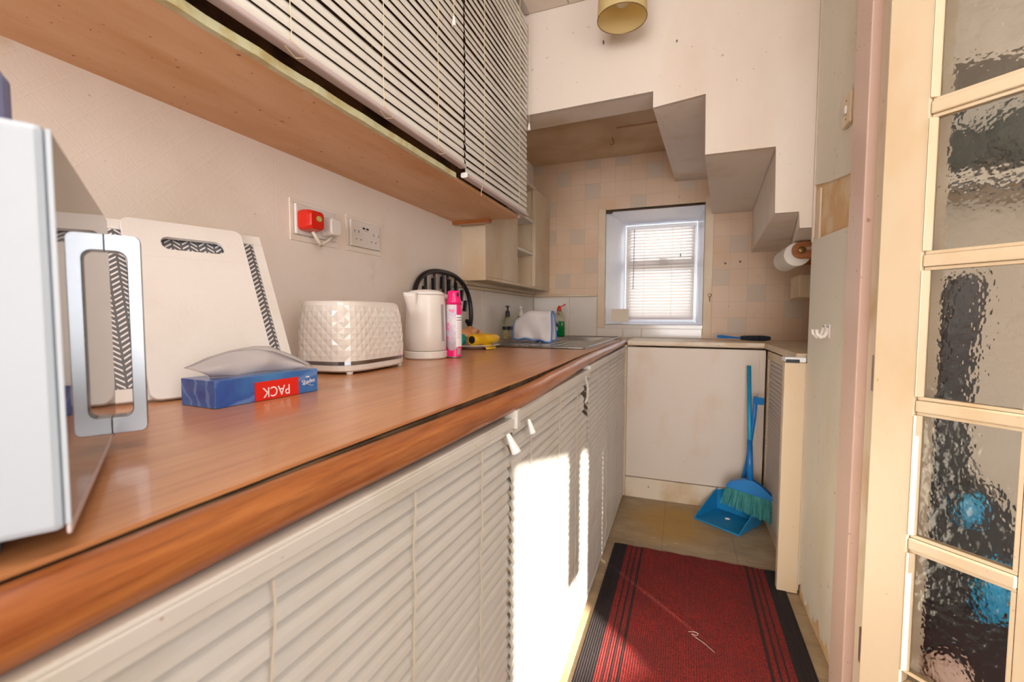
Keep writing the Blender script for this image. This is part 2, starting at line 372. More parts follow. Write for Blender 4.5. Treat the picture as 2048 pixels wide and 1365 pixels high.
# back wall: squares of the wallpaper as faces, opening for the window
WX0, WX1, WZ0, WZ1 = -.480, .112, .984, 1.716
def backwall():
    p = .0975; xs = sorted(set([XL, .72, WX0, WX1] + [(-.524 + p * i) for i in range(-6, 14) if XL < -.524 + p * i < .72]))
    zs = sorted(set([0, 2.345, WZ0, WZ1] + [(1.906 + p * i) for i in range(-20, 5) if 0 < 1.906 + p * i < 2.345]))
    sp = set(); ci = lambda x, z: (math.floor((x + .524) / p), math.floor((z - 1.906) / p))
    def cell(px, py):
        d = F + R * (px - 1024) / 894.8 - U * (py - 682.5) / 894.8; t = YB / d.y; return ci(d.x * t, CZ + d.z * t)
    for q in [(1077, 337), (1128, 358), (1185, 328), (1245, 320), (1306, 337), (1185, 383), (1274, 401), (1106, 423), (1106, 480), (1155, 474),
              (1183, 535), (1371, 374), (1477, 478), (1441, 543), (1512, 579), (1478, 640), (1582, 612), (1128, 562)]: sp.add(cell(*q))
    g = G(); mats = []
    for i in range(len(xs) - 1):
        for j in range(len(zs) - 1):
            cx, cz = (xs[i] + xs[i+1]) / 2, (zs[j] + zs[j+1]) / 2
            if WX0 < cx < WX1 and WZ0 < cz < WZ1: continue
            g.add([(xs[i], YB, zs[j]), (xs[i+1], YB, zs[j]), (xs[i+1], YB, zs[j+1]), (xs[i], YB, zs[j+1])], [(0, 1, 2, 3)])
            mats.append(1 if ci(cx, cz) in sp else 0)
    o = g.o('wall_back', [M['squares'], M['speckled'], M['paint']])
    for f, m in zip(o.data.polygons, mats): f.material_index = m
    return struct(o, 'back wall of peach square-pattern wallpaper around the small window', 'wall')
wb = backwall()
g = G()
for b in ((XL - .1, WX0, 0, 2.345), (WX1, .72, 0, 2.345), (WX0, WX1, 0, WZ0), (WX0, WX1, WZ1, 2.345)): g.box(b[0], b[1], YB + .002, YB + .24, b[2], b[3])
g.o('wall_core', M['white_gloss'], wb)
for x0, x1 in ((XL + .008, -.7255), (-.7215, -.534)): box('tile', (x0, x1, YB - .006, YB, .9, 1.165), M['tile'], wb, bevel=.002)
box('tile_trim', (XL + .014, -.53, YB - .014, YB, 1.167, 1.185), M['cream2'], wb, bevel=.003)
for x0, x1 in ((-.530, -.364), (-.360, -.247), (-.243, .112)): box('tile', (x0, x1, YB - .006, YB, .9, .958), M['tile'], wb, bevel=.002)
# window 1
w1 = struct(thing('window_1', 'small deep-set white window in the back wall', 'window', (0, YB, 0)))
IX0, IX1, IZ0, IZ1, IY = -.375, .078, 1.0, 1.652, .19
O = [(WX0, WZ0), (WX1, WZ0), (WX1, WZ1), (WX0, WZ1)]; I = [(IX0, IZ0), (IX1, IZ0), (IX1, IZ1), (IX0, IZ1)]
for i, nm in enumerate(('window_sill', 'reveal', 'reveal', 'reveal')):
    j = (i + 1) % 4; ox = .0
    a, b, c, d = O[i], O[j], I[j], I[i]
    v = [(a[0], .0, a[1]), (b[0], .0, b[1]), (c[0], IY, c[1]), (d[0], IY, d[1])]
    cxx, czz = -.184, 1.33
    v += [(p[0] + (.012 if p[0] > cxx else -.012), p[1], p[2] + (.012 if p[2] > czz else -.012)) for p in v[:4]]
    G().add(v, [(0, 1, 2, 3), (7, 6, 5, 4), (0, 4, 5, 1), (1, 5, 6, 2), (2, 6, 7, 3), (3, 7, 4, 0)]).o(nm, M['white_gloss'], w1)
box('reveal_tile', (WX0 - .001, WX0 + .004, -.004, .14, WZ0 + .005, WZ0 + .11), M['tile'], w1)
g = G(); fr = .035
for b in ((IX0, IX1, IZ0, IZ0 + fr), (IX0, IX1, IZ1 - fr, IZ1), (IX0, IX0 + fr, IZ0 + fr, IZ1 - fr), (IX1 - fr, IX1, IZ0 + fr, IZ1 - fr), (IX0 + fr, IX1 - fr, 1.345, 1.415)):
    g.box(b[0], b[1], IY, IY + .05, b[2], b[3])
g.o('window_frame', M['upvc'], w1, bevel=.004)
box('pane', (IX0 + fr, IX1 - fr, IY + .02, IY + .026, IZ0 + fr, 1.345), M['pane'], w1)
box('pane', (IX0 + fr, IX1 - fr, IY + .02, IY + .026, 1.415, IZ1 - fr), M['pane'], w1)
G().prism(arc(-.13, 1.375, .05, 10, 170, 8) + [(-.18, 1.36), (-.08, 1.36)], 'y', IY - .012, IY).o('window_handle', M['upvc'], w1)
# architrave boards
for i, (a, b, c, d) in enumerate(((-.530, -.482, .96, 1.735), (.114, .163, .90, 1.76), )):
    box('architrave', (a, b, -.010, 0, c, d), M['cream2'], w1, bevel=.002)
box('architrave', (-.482, .114, -.006, 0, .958, .982), M['tile'], w1, bevel=.001)
g = G(); pts = [(-.482 + .597 * t / 14, WZ1 + .004 + .006 * math.sin(t * 1.7) ** 2) for t in range(15)]
g.prism(pts + [(.115, WZ1 - .004), (-.44, WZ1 - .004), (-.442, WZ1 - .014), (-.482, WZ1 - .014)], 'y', -.003, .0).o('gap', M['gap'], w1)
# wall with the stair-shaped underside
z1, z2, z3, z4, z5 = 1.912, 1.866, 1.652, 1.413, 1.354
zt = 2.345
prof = [(XL, z1 - .012), (-.128, z1 + .008), (-.128, z2 - .009), (.063, z2 + .012), (.066, z3), (.302, z3), (.306, z4), (.382, z4), (.386, z5), (XR + .005, z5), (XR + .005, zt), (XL, zt)]
ws = struct(G().prism(prof, 'y', YS, YS + .022).o('wall_stair', M['paint']), 'cream wall over the nook with stepped lower edge', 'wall')
# things behind it: lintel band, nook ceiling, stair soffits (each step turns a little)
sf = struct(thing('trim_1', 'stepped underside of the staircase above the nook', 'soffit', (0, YS + .022, 0)))
Y0 = .0; Y1 = YB - YS - .022
def soff(xa0, xb0, xa1, xb1, z, zf=None, ztop=2.3):
    zf = zf or (z, z)
    v = [(xa0, Y0, zf[0]), (xb0, Y0, zf[1]), (xb1, Y1, z), (xa1, Y1, z)]; v += [(p[0], p[1], ztop) for p in v]
    G().add(v, [(0, 1, 2, 3), (7, 6, 5, 4), (0, 4, 5, 1), (1, 5, 6, 2), (2, 6, 7, 3), (3, 7, 4, 0)]).o('soffit', M['soffit'], sf)
G().prism([(XL, z1 - .012), (-.128, z1 + .008), (-.128, 2.3), (XL, 2.3)], 'y', 0, .13).o('lintel', M['soffit'], sf)
box('nook_ceiling', (XL, -.02, .131, Y1, 2.062, 2.1), M['nook_ceiling'], sf)
soff(-.127, .066, -.060, .150, z2, (z2 - .009, z2 + .012)); soff(.0665, .304, .152, .366, z3 + .001); soff(.306, .384, .368, .56, z4 + .001); soff(.386, .52, .562, .715, z5 + .002)
box('ceiling_batten', (-.36, -.128, .62, .64, 2.055, 2.062), M['nook_ceiling'], sf)
# right wall: lower run, side of the nook
wr = struct(thing('wall_right', 'right wall with torn lining paper below and a bare orange patch', 'wall', (XR, 0, 0)))
box('plaster', (.004, .10, 1.30, YS - .001, 0, 2.345), M['orange_patch'], wr)
def ragged(n, a, b, z, amp): return [(a + (b - a) * i / n, z + random.uniform(0, amp) + .5 * amp * math.sin(i * .9)) for i in range(n + 1)]
G().prism(ragged(26, 1.885, 1.49, .03, .035) + [(1.49, 1.285), (1.815, 1.302), (1.885, 1.318)], 'x', -.001, .0045).o('lining_paper', M['paint_right'], wr)
G().prism([(1.49, 1.43), (1.70, 1.462), (1.885, 1.50), (1.885, 2.33), (1.49, 2.33)], 'x', -.001, .0045).o('lining_paper', M['paint_right'], wr)
G().prism([(1.875, 1.30), (1.887, 1.30), (1.887, 2.33), (1.875, 2.33)], 'x', -.003, .005).o('corner_bead', M['paint'], wr)
box('torn_edge', (-.0015, .0035, 1.80, 1.84, 1.30, 1.47), M['cream2'], wr)
box('nook_side', (.29, .34, YS + .03, YB, 0, 2.06), M['squares'], wr)
box('nook_return', (.05, .29, YS - .0005, YS + .02, 0, z5), M['paint'], wr)
# door frame on the right and the glazed folding door
df = struct(thing('door_1', 'glazed folding door frame, pink and cream painted', 'door frame', (XR, 0, 0)))
box('edge_strip', (-.006, .01, 1.442, 1.492, 0, 2.345), M['cream'], df, bevel=.002)
box('architrave', (-.020, .012, 1.337, 1.442, 0, 2.345), M['pink'], df, bevel=.003)
box('jamb', (.002, .10, 1.243, 1.336, 0, 2.345), M['skirt'], df)
for z in (.86, .19, 1.86): box('hinge', (-.002, .0015, 1.262, 1.295, z, z + .085), M['steel'], df)
leaf = thing('glazed_door', 'cream folding glazed door leaf with a column of obscure glass panes', 'door', (.437, 1.20, 0), -math.radians(44))
leaf['kind'] = 'structure'; leaf.name = 'door_2'
T = .016
box('stile', (-.036, .040, -T, T, .015, 2.03), M['cream'], leaf, bevel=.002)
box('stile', (.200, .272, -.009, T, .015, 2.03), M['cream'], leaf, bevel=.002)
zb = [.257, .556, .850, 1.150, 1.455, 1.76]
box('bottom_rail', (.0405, .1995, -T, T, .015, zb[0] - .012), M['cream'], leaf, bevel=.002)
box('top_rail', (.0405, .1995, -T, T, zb[-1] + .012, 2.03), M['cream'], leaf, bevel=.002)
for z in zb[1:-1]: box('muntin', (.0405, .1995, -T + .001, T - .001, z - .012, z + .012), M['cream'], leaf, bevel=.003)
for a, b in zip(zb[:-1], zb[1:]):
    z0, z1_ = a + .0125, b - .0125
    box('pane', (.041, .199, -.002, .002, z0, z1_), M['obscure'], leaf)
    g = G()
    for q in ((.041, .199, z0, z0 + .007), (.041, .199, z1_ - .007, z1_), (.041, .048, z0 + .007, z1_ - .007), (.192, .199, z0 + .007, z1_ - .007)):
        if q[1] != .048: g.box(q[0], q[1], -.008, -.0025, q[2], q[3])
        g.box(q[0], q[1], .0025, .011, q[2], q[3])
    g.prism([(.0402, -.0185), (.0425, -.0185), (.0505, -.0065), (.0505, -.0025), (.0402, -.0025)], 'z', z0 + .007, z1_ - .007)
    g.o('glazing_bead', M['cream'], leaf, bevel=.001, seg=1)
# the hall beyond and behind the camera
struct(box('wall_hall', (.525, 2.45, 2.1, 2.2, 0, 2.345), M['hallwall']), 'hall wall seen through the door glass', 'wall')
struct(box('wall_hall_right', (2.4, 2.5, .1, 2.1, 0, 2.345), M['hallwall']))
struct(box('wall_rear', (-1.08, 1.4, -4.6, -4.5, 0, 2.345), M['hallwall']))
struct(box('sun_block_wall', (1.262, 1.36, -4.5, -1.06, 0, 2.345), M['hallwall']))  # added out of view to block sun leaking past the slotted wall
mask = struct(thing('mask_wall', 'bay wall added out of view, slotted to shape the sun patches', 'wall', (HX * -1.6, HY * -1.6, 0), math.atan2(LY, LX)))  # added sun blocker; its slots let through only the wanted beams
lv = lambda y: -.3 * LX + y * LY
ops = [(lv(.82), lv(1.24)), (lv(1.43), lv(1.53)), (1.157, 1.172)]
off = 0
BZ0, BZ1 = .90, .67 + TE * 2.60
g = G(); g.box(.12, 2.2, -.06, 0, 0, BZ0); g.box(.12, 2.2, -.06, 0, BZ1, 2.345)
e = [.12] + [q for p in ops for q in p] + [2.2]
for i in range(0, len(e), 2): g.box(e[i], e[i+1], -.06, 0, BZ0 if i != 2 else 1.16, BZ1)
g.o('wall_panel', M['hallwall'], mask)
w2 = struct(thing('mask_panes', 'unseen panes in the added sun bay window', 'window', (HX * -1.6, HY * -1.6, 0), math.atan2(LY, LX)))  # added panes filling the slots of the sun blocker
for a, b in ops: box('pane', (a + .001, b - .001, -.035, -.03, BZ0 + .001, BZ1 - .001), M['pane'], w2)

# ================================================================ BLINDS
def slat_mesh(name, L, wd, crown, tilt, mat, ax='y', n=4, flip=1):
    """a curved slat of length L centred on its origin, cross-section tilted"""
    up, dn = [], []
    for i in range(n + 1):
        s_ = -wd / 2 + wd * i / n; h = crown * (1 - (2 * s_ / wd) ** 2)
        for lst, t in ((up, .0004), (dn, -.0004)):
            a, b = s_, h + t; x = a * math.cos(tilt) - b * math.sin(tilt) * 1; z = a * math.sin(tilt) + b * math.cos(tilt); lst.append((x * flip, z))
    ring = up + dn[::-1]
    mk = (lambda p, t: (p[0], t, p[1])) if ax == 'y' else (lambda p, t: (t, p[0], p[1]))
    g = G(); g.loft([[mk(p, -L / 2) for p in ring], [mk(p, L / 2) for p in ring]])
    me = bpy.data.meshes.new(name); me.from_pydata(g.v, [], g.f); me.materials.append(mat)
    import bmesh
    bm = bmesh.new(); bm.from_mesh(me); bmesh.ops.recalc_face_normals(bm, faces=bm.faces); bm.to_mesh(me); bm.free()
    return me
def pull(parent, x, y, z, tilt=0, n='cord_pull', mat=None, size=1):
    o = G().lathe([(.003 * size, 0), (.0045 * size, -.004 * size), (.009 * size, -.036 * size), (.0075 * size, -.038 * size)], 12).o(n, mat or M['white'], parent, smooth=False)
    o.location = (x, y, z); o.rotation_euler = (0, tilt, 0); return o
# strip height along the worktop
def sagtop(y):
    P_ = [(-.6, .897), (.11, .897), (.25, .895), (.42, .893), (.77, .8895), (.94, .8895), (1.3, .893), (1.64, .897), (2.8, .898)]
    for (a, b), (c, d) in zip(P_, P_[1:]):
        if y <= c: t = (y - a) / (c - a); return b + (d - b) * t
    return .898
def lower_blind(y0, y1, label, zt_, gap_at=None, ladders=(), seed=1, zbot=.03, tiltj=0):
    random.seed(seed); L = y1 - y0; xc = -.305
    t = thing('venetian_blind', label, 'blind', (xc, (y0 + y1) / 2, 0), group=None)
    box('headrail', (-.014, .012, -L / 2, L / 2, zt_ - .026, zt_), M['rail'], t, bevel=.002)
    box('headrail_lip', (.012, .0145, -L / 2, L / 2, zt_ - .016, zt_ - .003), M['rail'], t, bevel=.001, seg=1)
    me = slat_mesh('slat', L - .006, .0252, .0036, math.radians(-57), M['slat'])
    z = zt_ - .036; k = 0
    while z > zbot + .02:
        if gap_at and k in gap_at[2]:
            for a, b in ((-L / 2, gap_at[0]), (gap_at[1], L / 2)):
                if b - a > .03: 
                    m2 = slat_mesh('slat', b - a, .0252, .0036, math.radians(-57), M['slat']); o = link('slat', m2, t, (0, (a + b) / 2, z)); o.rotation_euler = (random.uniform(-.012, .012) * 2, 0, 0)
        else:
            o = link('slat', me, t, (random.uniform(-.0008, .0008), random.uniform(-.0015, .0015), z + random.uniform(-.0006, .0006))); o.rotation_euler = (random.uniform(-.0006, .0006), random.uniform(-.02, .02), 0)
        z -= .0215; k += 1
    box('bottom_rail', (-.012, .008, -L / 2, L / 2, zbot - .012, zbot + .004), M['rail'], t, bevel=.003)
    for y in ladders:
        pts = [(.0125 + .001 * math.sin(i * 1.3), y + .0015 * math.sin(i * .8 + y * 9), zt_ - .026 - i * (zt_ - .026 - zbot) / 40) for i in range(41)]
        G().tube(pts, .0009, 5).o('ladder_cord', M['cordg'], t)
    return t
b1 = lower_blind(-.42, .757, 'nearest blind under the worktop, tapered white pull hanging from its rail', .857, ladders=(.06, .258, .45), seed=3)
b1.rotation_euler = (-.024, 0, 0)
pull(b1, .018, .545, .838, -.5, size=1.0)
b2 = lower_blind(.785, 1.515, 'sunlit white blind under the worktop, its slats snapped at the upper far end', .854, gap_at=(.305, .345, (1, 2, 3, 4, 5)), ladders=(-.265, -.03, .17), seed=5)
pull(b2, .018, -.30, .826, -.3, size=.8)
box('joining_clip', (-.008, .02, -.372, -.352, .822, .858), M['rail'], b2, bevel=.002)
G().tube([(.014, .29, .84), (.016, .315, .80), (.012, .33, .76), (.006, .325, .745)], .004, 6).o('snapped_slat_end', M['slat'], b2)
b3 = lower_blind(1.522, 2.58, 'farthest blind under the worktop, next to the back cupboard panel', .866, ladders=(-.365, -.12, .14, .36), seed=8)
# upper blinds
def upper_blind(y0, y1, zbot, label, ladders, tasz, seed):
    random.seed(seed); L = y1 - y0
    t = thing('venetian_blind', label, 'blind', (-.648, (y0 + y1) / 2, zbot))
    me = slat_mesh('slat', L - .004, .0252, .0032, math.radians(-74), M['slat_up'])
    n = int((2.30 - zbot) / .0232)
    for i in range(n):
        o = link('slat', me, t, (random.uniform(-.0008, .0008), random.uniform(-.002, .002), .026 + i * .0232 + random.uniform(-.0006, .0006)))
        o.rotation_euler = (random.uniform(-.0015, .0015), random.uniform(-.07, .07), 0)
    G().prism(rrect(-.012, .012, 0, .012, .004, 3), 'y', -L / 2, L / 2).o('bottom_rail', M['raillilac'], t)
    box('headrail', (-.014, .012, -L / 2, L / 2, 2.322 - zbot, 2.344 - zbot), M['rail'], t)
    for y in ladders:
        for dx in (-.0125, .0145):
            pts = [(dx + .001 * math.sin(i * 1.1), y + .002 * math.sin(i * .7 + y * 5) + dx * .15, .008 + i * (2.31 - zbot) / 30) for i in range(31)]
            G().tube(pts, .0008, 5).o('ladder_cord', M['cord'], t)
        if seed == 2: G().tube([(.0145, y, .012), (.016, y + .02, .006), (.013, y + .035, -.002), (.006, y + .02, -.008), (.012, y - .008, -.004)], .0008, 5).o('cord_knot', M['cord'], t)
    for y, z in tasz:
        G().tube([(.02, y, 2.31 - zbot), (.02, y + .002, z - zbot)], .0009, 5).o('pull_cord', M['cord'], t); pull(t, .02, y + .002, z - zbot, 0, size=.75)
    return t
u1 = upper_blind(-.75, 1.270, 1.492, 'larger blind over the wall cabinet, with a lilac-grey bottom rail and knotted cords', (-.34, .34 - .0, .595, .835), [(.915, 1.888)], 2)
u2 = upper_blind(1.279, 1.868, 1.468, 'narrower blind at the far end of the wall cabinet, with a white end cap', (-.175, .165), [(.27, 1.852)], 4)
G().prism(rrect(-.011, .013, -.002, .014, .006, 4), 'y', -.298, -.2945).o('end_cap', M['white'], u2)
G().lathe([(.0018, 0), (.0018, .001)], 8).o('cap_stud', M['blue'], u2, loc=(.013, -.2965, .006)).rotation_euler = (0, PI/2, 0)
G().tube([(.0145, -.19, .0), (.012, -.195, -.02), (.012, -.193, -.034)], .0008, 5).o('loose_cord', M['cord'], u2)

# ================================================================ WALL CABINETS
wc = thing('wall_cabinet', 'long wall cabinet with stained plywood underside, hung over the worktop', 'cabinet', (XL, 0, 1.46))
box('bottom_panel', (0, .305, -.9, 1.846, 0, .012), M['ply'], wc)
G().prism([(.3055 + .0, -.9)] + [(.3195 + .0012 * math.sin(i * 1.9) + .0008 * math.sin(i * 4.1), -.9 + i * 2.15 / 50) for i in range(51)] + [(.3055, 1.25)], 'z', -.001, .0145).o('front_edge_strip', M['mint'], wc)
box('back_panel', (0, .01, -.9, 1.846, .012, .865), M['interior'], wc)
box('shelf', (.01, .27, -.9, 1.846, .40, .415), M['interior'], wc)
box('inner_panel', (.245, .255, -.9, 1.846, .0125, .395), M['interior'], wc); box('inner_panel', (.245, .255, -.9, 1.846, .42, .865), M['interior'], wc)
box('end_panel', (0, .31, 1.847, 1.862, 0, .865), M['cream2'], wc)
box('end_batten', (.0, .18, 1.815, 1.845, -.014, -.001), M['walnut'], wc)  # varnished wood batten across the underside near the far end
# corner cabinet in the nook
cc = thing('corner_cabinet', 'shallow cream wall cabinet in the nook with door, open shelves and taller end door', 'cabinet', (XL, 0, 1.205))
box('side_panel', (0, .125, 1.90, 1.915, -.004, .56), M['cream2'], cc, bevel=.002)
box('bottom', (0, .12, 1.916, YB - .001, 0, .014), M['cream2'], cc)
box('top', (0, .12, 1.916, 2.66, .60, .614), M['cream2'], cc)
box('door', (.1065, .120, 1.985, 2.335, .015, .598), M['cream2'], cc, bevel=.002)
box('corner_stile', (.104, .123, 1.9155, 1.983, .012, .598), M['cream2'], cc, bevel=.002)
box('back', (0, .006, 1.916, YB - .001, .014, .60), M['white'], cc)
box('divider', (.006, .118, 2.337, 2.348, .0145, .5995), M['cream2'], cc)
for z in (.205, .40): box('shelf', (.0065, .112, 2.349, 2.655, z, z + .012), M['white'], cc)
box('end_door', (0, .118, 2.66, YB - .001, .0145, .615), M['cream2'], cc, bevel=.003)
box('end_door_edge', (.100, .124, 2.648, 2.6595, .0145, .62), M['cream2'], cc, bevel=.002)
box('lower_batten', (0, .02, 1.916, YB - .02, -.02, -.001), M['cream2'], cc)

# ================================================================ WORKTOP AND BASE UNITS
wt = thing('worktop', 'long wood-print worktop with a rounded redwood front nosing', 'worktop', (XL, 0, .9))
G().prism([(0.001, -.75), (.001, 1.795), (.60, 1.795), (.60, 2.62)] + [(.6545 + .010 * math.exp(-((2.62 - i * 3.37 / 60 - .85) / .36) ** 2) + .0008 * math.sin(i * .55) - (.0035 * math.sin((i - 30) / 14 * PI) if 30 < i < 44 else 0) + .0007 * math.sin(i * 2.9), 2.62 - i * 3.37 / 60) for i in range(61)], 'z', -.0035, 0).o('laminate_sheet', M['laminate'], wt)
G().prism([(.001, -.75), (.640, -.75), (.640, 2.60), (.56, 2.60), (.56, 1.80), (.001, 1.80)], 'z', -.035, -.004).o('core', M['cream2'], wt)
box('rear_upstand', (.001, .085, 1.80, 2.97, -.03, -.0005), M['cream2'], wt)
box('end_strip', (.086, .60, 2.905, 2.975, -.03, -.0005), M['cream2'], wt)
box('glue_line', (.6405, .6560, -.75, 2.60, -.030, -.006), M['glue'], wt)
bulge = lambda y: .010 * math.exp(-((y - .85) / .36) ** 2)
def nosing():
    rings = []; N = 70
    for i in range(N + 1):
        y = -.75 + 3.40 * i / N; zt_ = sagtop(y) - .9; th = .038 if y < 1 else .038 - .012 * min(1, (y - 1) / 1.4); 
        xo = .6565 + bulge(y) + .0012 * math.sin(i * .8); P2 = [(xo, zt_ - .001), (xo + .006, zt_ + .0015), (xo + .014, zt_ + .0005)] + [(xo + .014 + .014 * math.cos(a), zt_ - th / 2 + (th / 2) * math.sin(a)) for a in [PI / 2 - k * PI / 8 for k in range(1, 8)]] + [(xo + .014, zt_ - th), (xo, zt_ - th + .001)]
        rings.append([(p[0], y, p[1]) for p in P2])
    return G().loft(rings).o('nosing', M['bullnose'], wt, smooth=True)
nosing()
bc = thing('base_cabinet', 'base cupboards under the worktop behind the hanging blinds', 'cabinet', (XL, 0, 0))
box('carcass', (.001, .62, -.75, 1.79, .06, .862), M['cream2'], bc)
box('carcass_front', (.60, .62, 1.791, 2.60, .06, .862), M['cream2'], bc)
box('carcass_floor', (.001, .599, 1.791, 2.60, .06, .08), M['cream2'], bc)
box('plinth', (.001, .645, -.75, 2.60, .0, .059), M['skirt'], bc)
box('face_board', (.6205, .652, .740, .782, .06, .82), M['cream2'], bc)
box('front_rail', (.6205, .655, -.75, 2.60, .8635, .8645), M['gap'], bc)
# back cupboard panel with its skirting, pale counter round the corner
bp = thing('cupboard_panel', 'blank cream cupboard front facing down the galley beneath the window', 'cupboard', (0, YP, 0))
box('panel', (-.29, .405, 0, .012, .115, .862), M['panel'], bp, bevel=.001)
box('end_stile', (-.318, -.291, -.012, .010, .0, .872), M['cream2'], bp, bevel=.002)
box('corner_stile', (.377, .405, -.004, -.0005, .118, .86), M['panel'], bp, bevel=.001)
struct(box('baseboard_back', (-.29, .40, YP - .016, YP - .0005, 0, .114), M['skirt'], bevel=.003))
pc = thing('pale_counter', 'cream counter turning the corner under the window, brush lying on it', 'worktop', (0, YP, .9))
box('top', (-.29, .71, -.012, YB - YP - .008, -.028, 0), M['cream2'], pc, bevel=.003)
box('top_return', (.395, .70, -.70, -.013, -.028, 0), M['cream2'], pc, bevel=.003)
box('front_lip', (-.288, .40, -.016, -.0125, -.020, -.002), M['skirt'], pc, bevel=.002)
# right cupboard with louvre front and post
lc = thing('louvred_cupboard', 'cupboard on the right with a grey louvred front and pale wooden post', 'cupboard', (.412, 1.92, 0))
me = slat_mesh('louvre_slat', .60, .0225, .002, math.radians(60), M['louvre'])
g = G(); g.box(.0, .02, 0, .03, 0, .86).box(.0, .02, .66, .69, 0, .86).box(.0, .02, .031, .659, .82, .86).box(.0, .02, .031, .659, 0, .05); g.o('frame', M['cream2'], lc)
for i in range(37): link('louvre_slat', me, lc, (.008, .345, .062 + i * .0208))
box('back_board', (.022, .028, .0, .69, 0, .86), M['louvre'], lc)
box('post', (-.058, .010, -.035, -.001, .004, .868), M['cream'], lc, bevel=.002)
box('post_cap', (-.058, .010, -.037, .02, .869, .888), M['white_gloss'], lc, bevel=.004)
box('magnetic_catch', (-.056, -.012, -.0395, -.0375, .868, .880), M['dark'], lc)
box('side_strip', (.0102, .0125, -.034, -.002, .02, .868), M['skirt'], lc)

# ================================================================ SINK
sk = thing('sink', 'stainless steel sink and ridged drainer set in the far end of the worktop', 'sink', (-.65, 2.3, .9))
def ring_plate(x0, x1, y0, y1, a0, a1, c0, c1, z0, z1_):
    g = G(); g.box(x0, x1, y0, c0, z0, z1_).box(x0, x1, c1, y1, z0, z1_).box(x0, a0, c0, c1, z0, z1_).box(a1, x1, c0, c1, z0, z1_); return g
ring_plate(-.245, .285, -.50, .60, -.16, .20, .06, .50, .0005, .004).o('rim', M['steel'], sk, bevel=.0015)
G().add([(-.16, .06, .003), (.20, .06, .003), (.20, .50, .003), (-.16, .50, .003), (-.14, .08, -.15), (.18, .08, -.15), (.18, .48, -.15), (-.14, .48, -.15)],
        [(0, 1, 5, 4), (1, 2, 6, 5), (2, 3, 7, 6), (3, 0, 4, 7), (4, 5, 6, 7)]).o('bowl', M['steel'], sk)
for i in range(7): G().prism(rrect(-.135 + i * .05, -.122 + i * .05, .004, .0065, .001, 2), 'y', -.42, .0).o('drainer_ridge', M['steel'], sk)
g = G(); g.tube(rrect(-.24, .28, -.495, .595, .02, 3) and [(x, y, .005) for x, y in rrect(-.24, .28, -.495, .595, .02, 3)], .003, 6, True); g.o('raised_edge', M['chrome'], sk, smooth=True)
tp = thing('mixer_tap', 'chrome tap in the middle of the sink, under the draped cloth', 'tap', (-.66, 2.13, .9035))
G().lathe([(.022, 0), (.022, .006), (.010, .010), (.007, .02), (.008, .04), (.010, .05), (.010, .10), (.011, .105), (.009, .11)], 18).o('pillar', M['chrome'], tp, smooth=True)
G().lathe([(.014, 0), (.014, .004), (.006, .008), (.006, .035)], 14, (.0, .17, 0)).o('second_pillar', M['chrome'], tp, smooth=True)
G().tube([(0, 0, .10), (.02, .03, .112), (.04, .07, .112), (.055, .11, .095), (.057, .115, .08)], [.007, .007, .007, .008, .008], 12).o('spout', M['chrome'], tp, smooth=True)
G().tube([(-.05, .02, .085), (0, .0, .10), (.02, .09, .10)], .005, 10).o('crossbar', M['chrome'], tp, smooth=True)

# ================================================================ MICROWAVE
TH = math.atan2(.524, -.852)        # direction of door away from the near corner
mw = thing('microwave_oven', 'white microwave oven at near left, dark glass door and chrome loop handle', 'microwave', (-.317, .139, .9), TH)
# local x runs along the door away from us, local -y is the door's outward side (towards toaster), +y into the body
# door outward normal (.524,.852) -> local: rotate
W, D, Z0, Z1 = .285, .30, .0145, .2355
sgn = -1 if (Vector((.524, .852, 0)).dot(Vector((-math.sin(TH), math.cos(TH), 0))) > 0) else 1   # body lies on +sgn side
yb = lambda a, b: (min(a * sgn, b * sgn), max(a * sgn, b * sgn))
box('body', (.0025, W, *yb(.075, D), Z0 + .004, Z1 - .002), M['appliance'], mw, bevel=.006)
box('front_bezel', (0, W + .004, *yb(.001, .074), Z0, Z1), M['appliance'], mw, bevel=.004)
box('glass_front', (.0012, W - .005, *yb(-.0015, .0005), Z0 + .004, Z1 - .004), M['ovenglass'], mw)
box('edge_trim', (-.0006, .0010, *yb(-.0016, .0006), Z0 + .004, Z1 - .003), M['appliance'], mw)
box('lower_trim', (.0, W, *yb(-.0018, .0005), Z0 - .002, Z0 + .0035), M['raillilac'], mw, bevel=.001)
for x in (.03, W - .04):
    for y in (.045, D - .03):
        G().lathe([(.010, 0), (.012, .006), (.012, .014)], 14, (x, y * sgn, .0003)).o('foot', M['blackrub'], mw)
box('vent_base', (.012, W - .02, *yb(.028, .065), .006, Z0 - .0005), M['blackrub'], mw)
# handle: C-shaped chrome plate
hz0, hz1, hs = .018, .212, .0275
outer = [(.0, hz0)] + arc(hs - .006, hz0 + .006, .006, -90, 0, 4) + arc(hs - .006, hz1 - .006, .006, 0, 90, 4) + [(.0, hz1)]
inner = [(.0, hz1 - .016)] + arc(hs - .011 - .008, hz1 - .016 - .008, .008, 90, 0, 5) + arc(hs - .011 - .008, hz0 + .016 + .008, .008, 0, -90, 5) + [(.0, hz0 + .016)]
poly = [(-sgn * (p[0] + .0012 if p[0] > .001 else .0014), p[1]) for p in outer + inner]
G().prism(poly, 'x', .238, .256).o('handle', M['chrome'], mw, bevel=.0007)
G().prism([(-sgn * (p[0] + .0036), p[1]) for p in [(0, hz0 + .008)] + arc(hs - .011, hz0 + .012, .004, -90, 0, 3) + arc(hs - .011, hz1 - .012, .004, 0, 90, 3) + [(0, hz1 - .008)] + [(p[0], p[1]) for p in inner]], 'x', .2565, .2590).o('handle_inner_lip', M['steel'], mw)
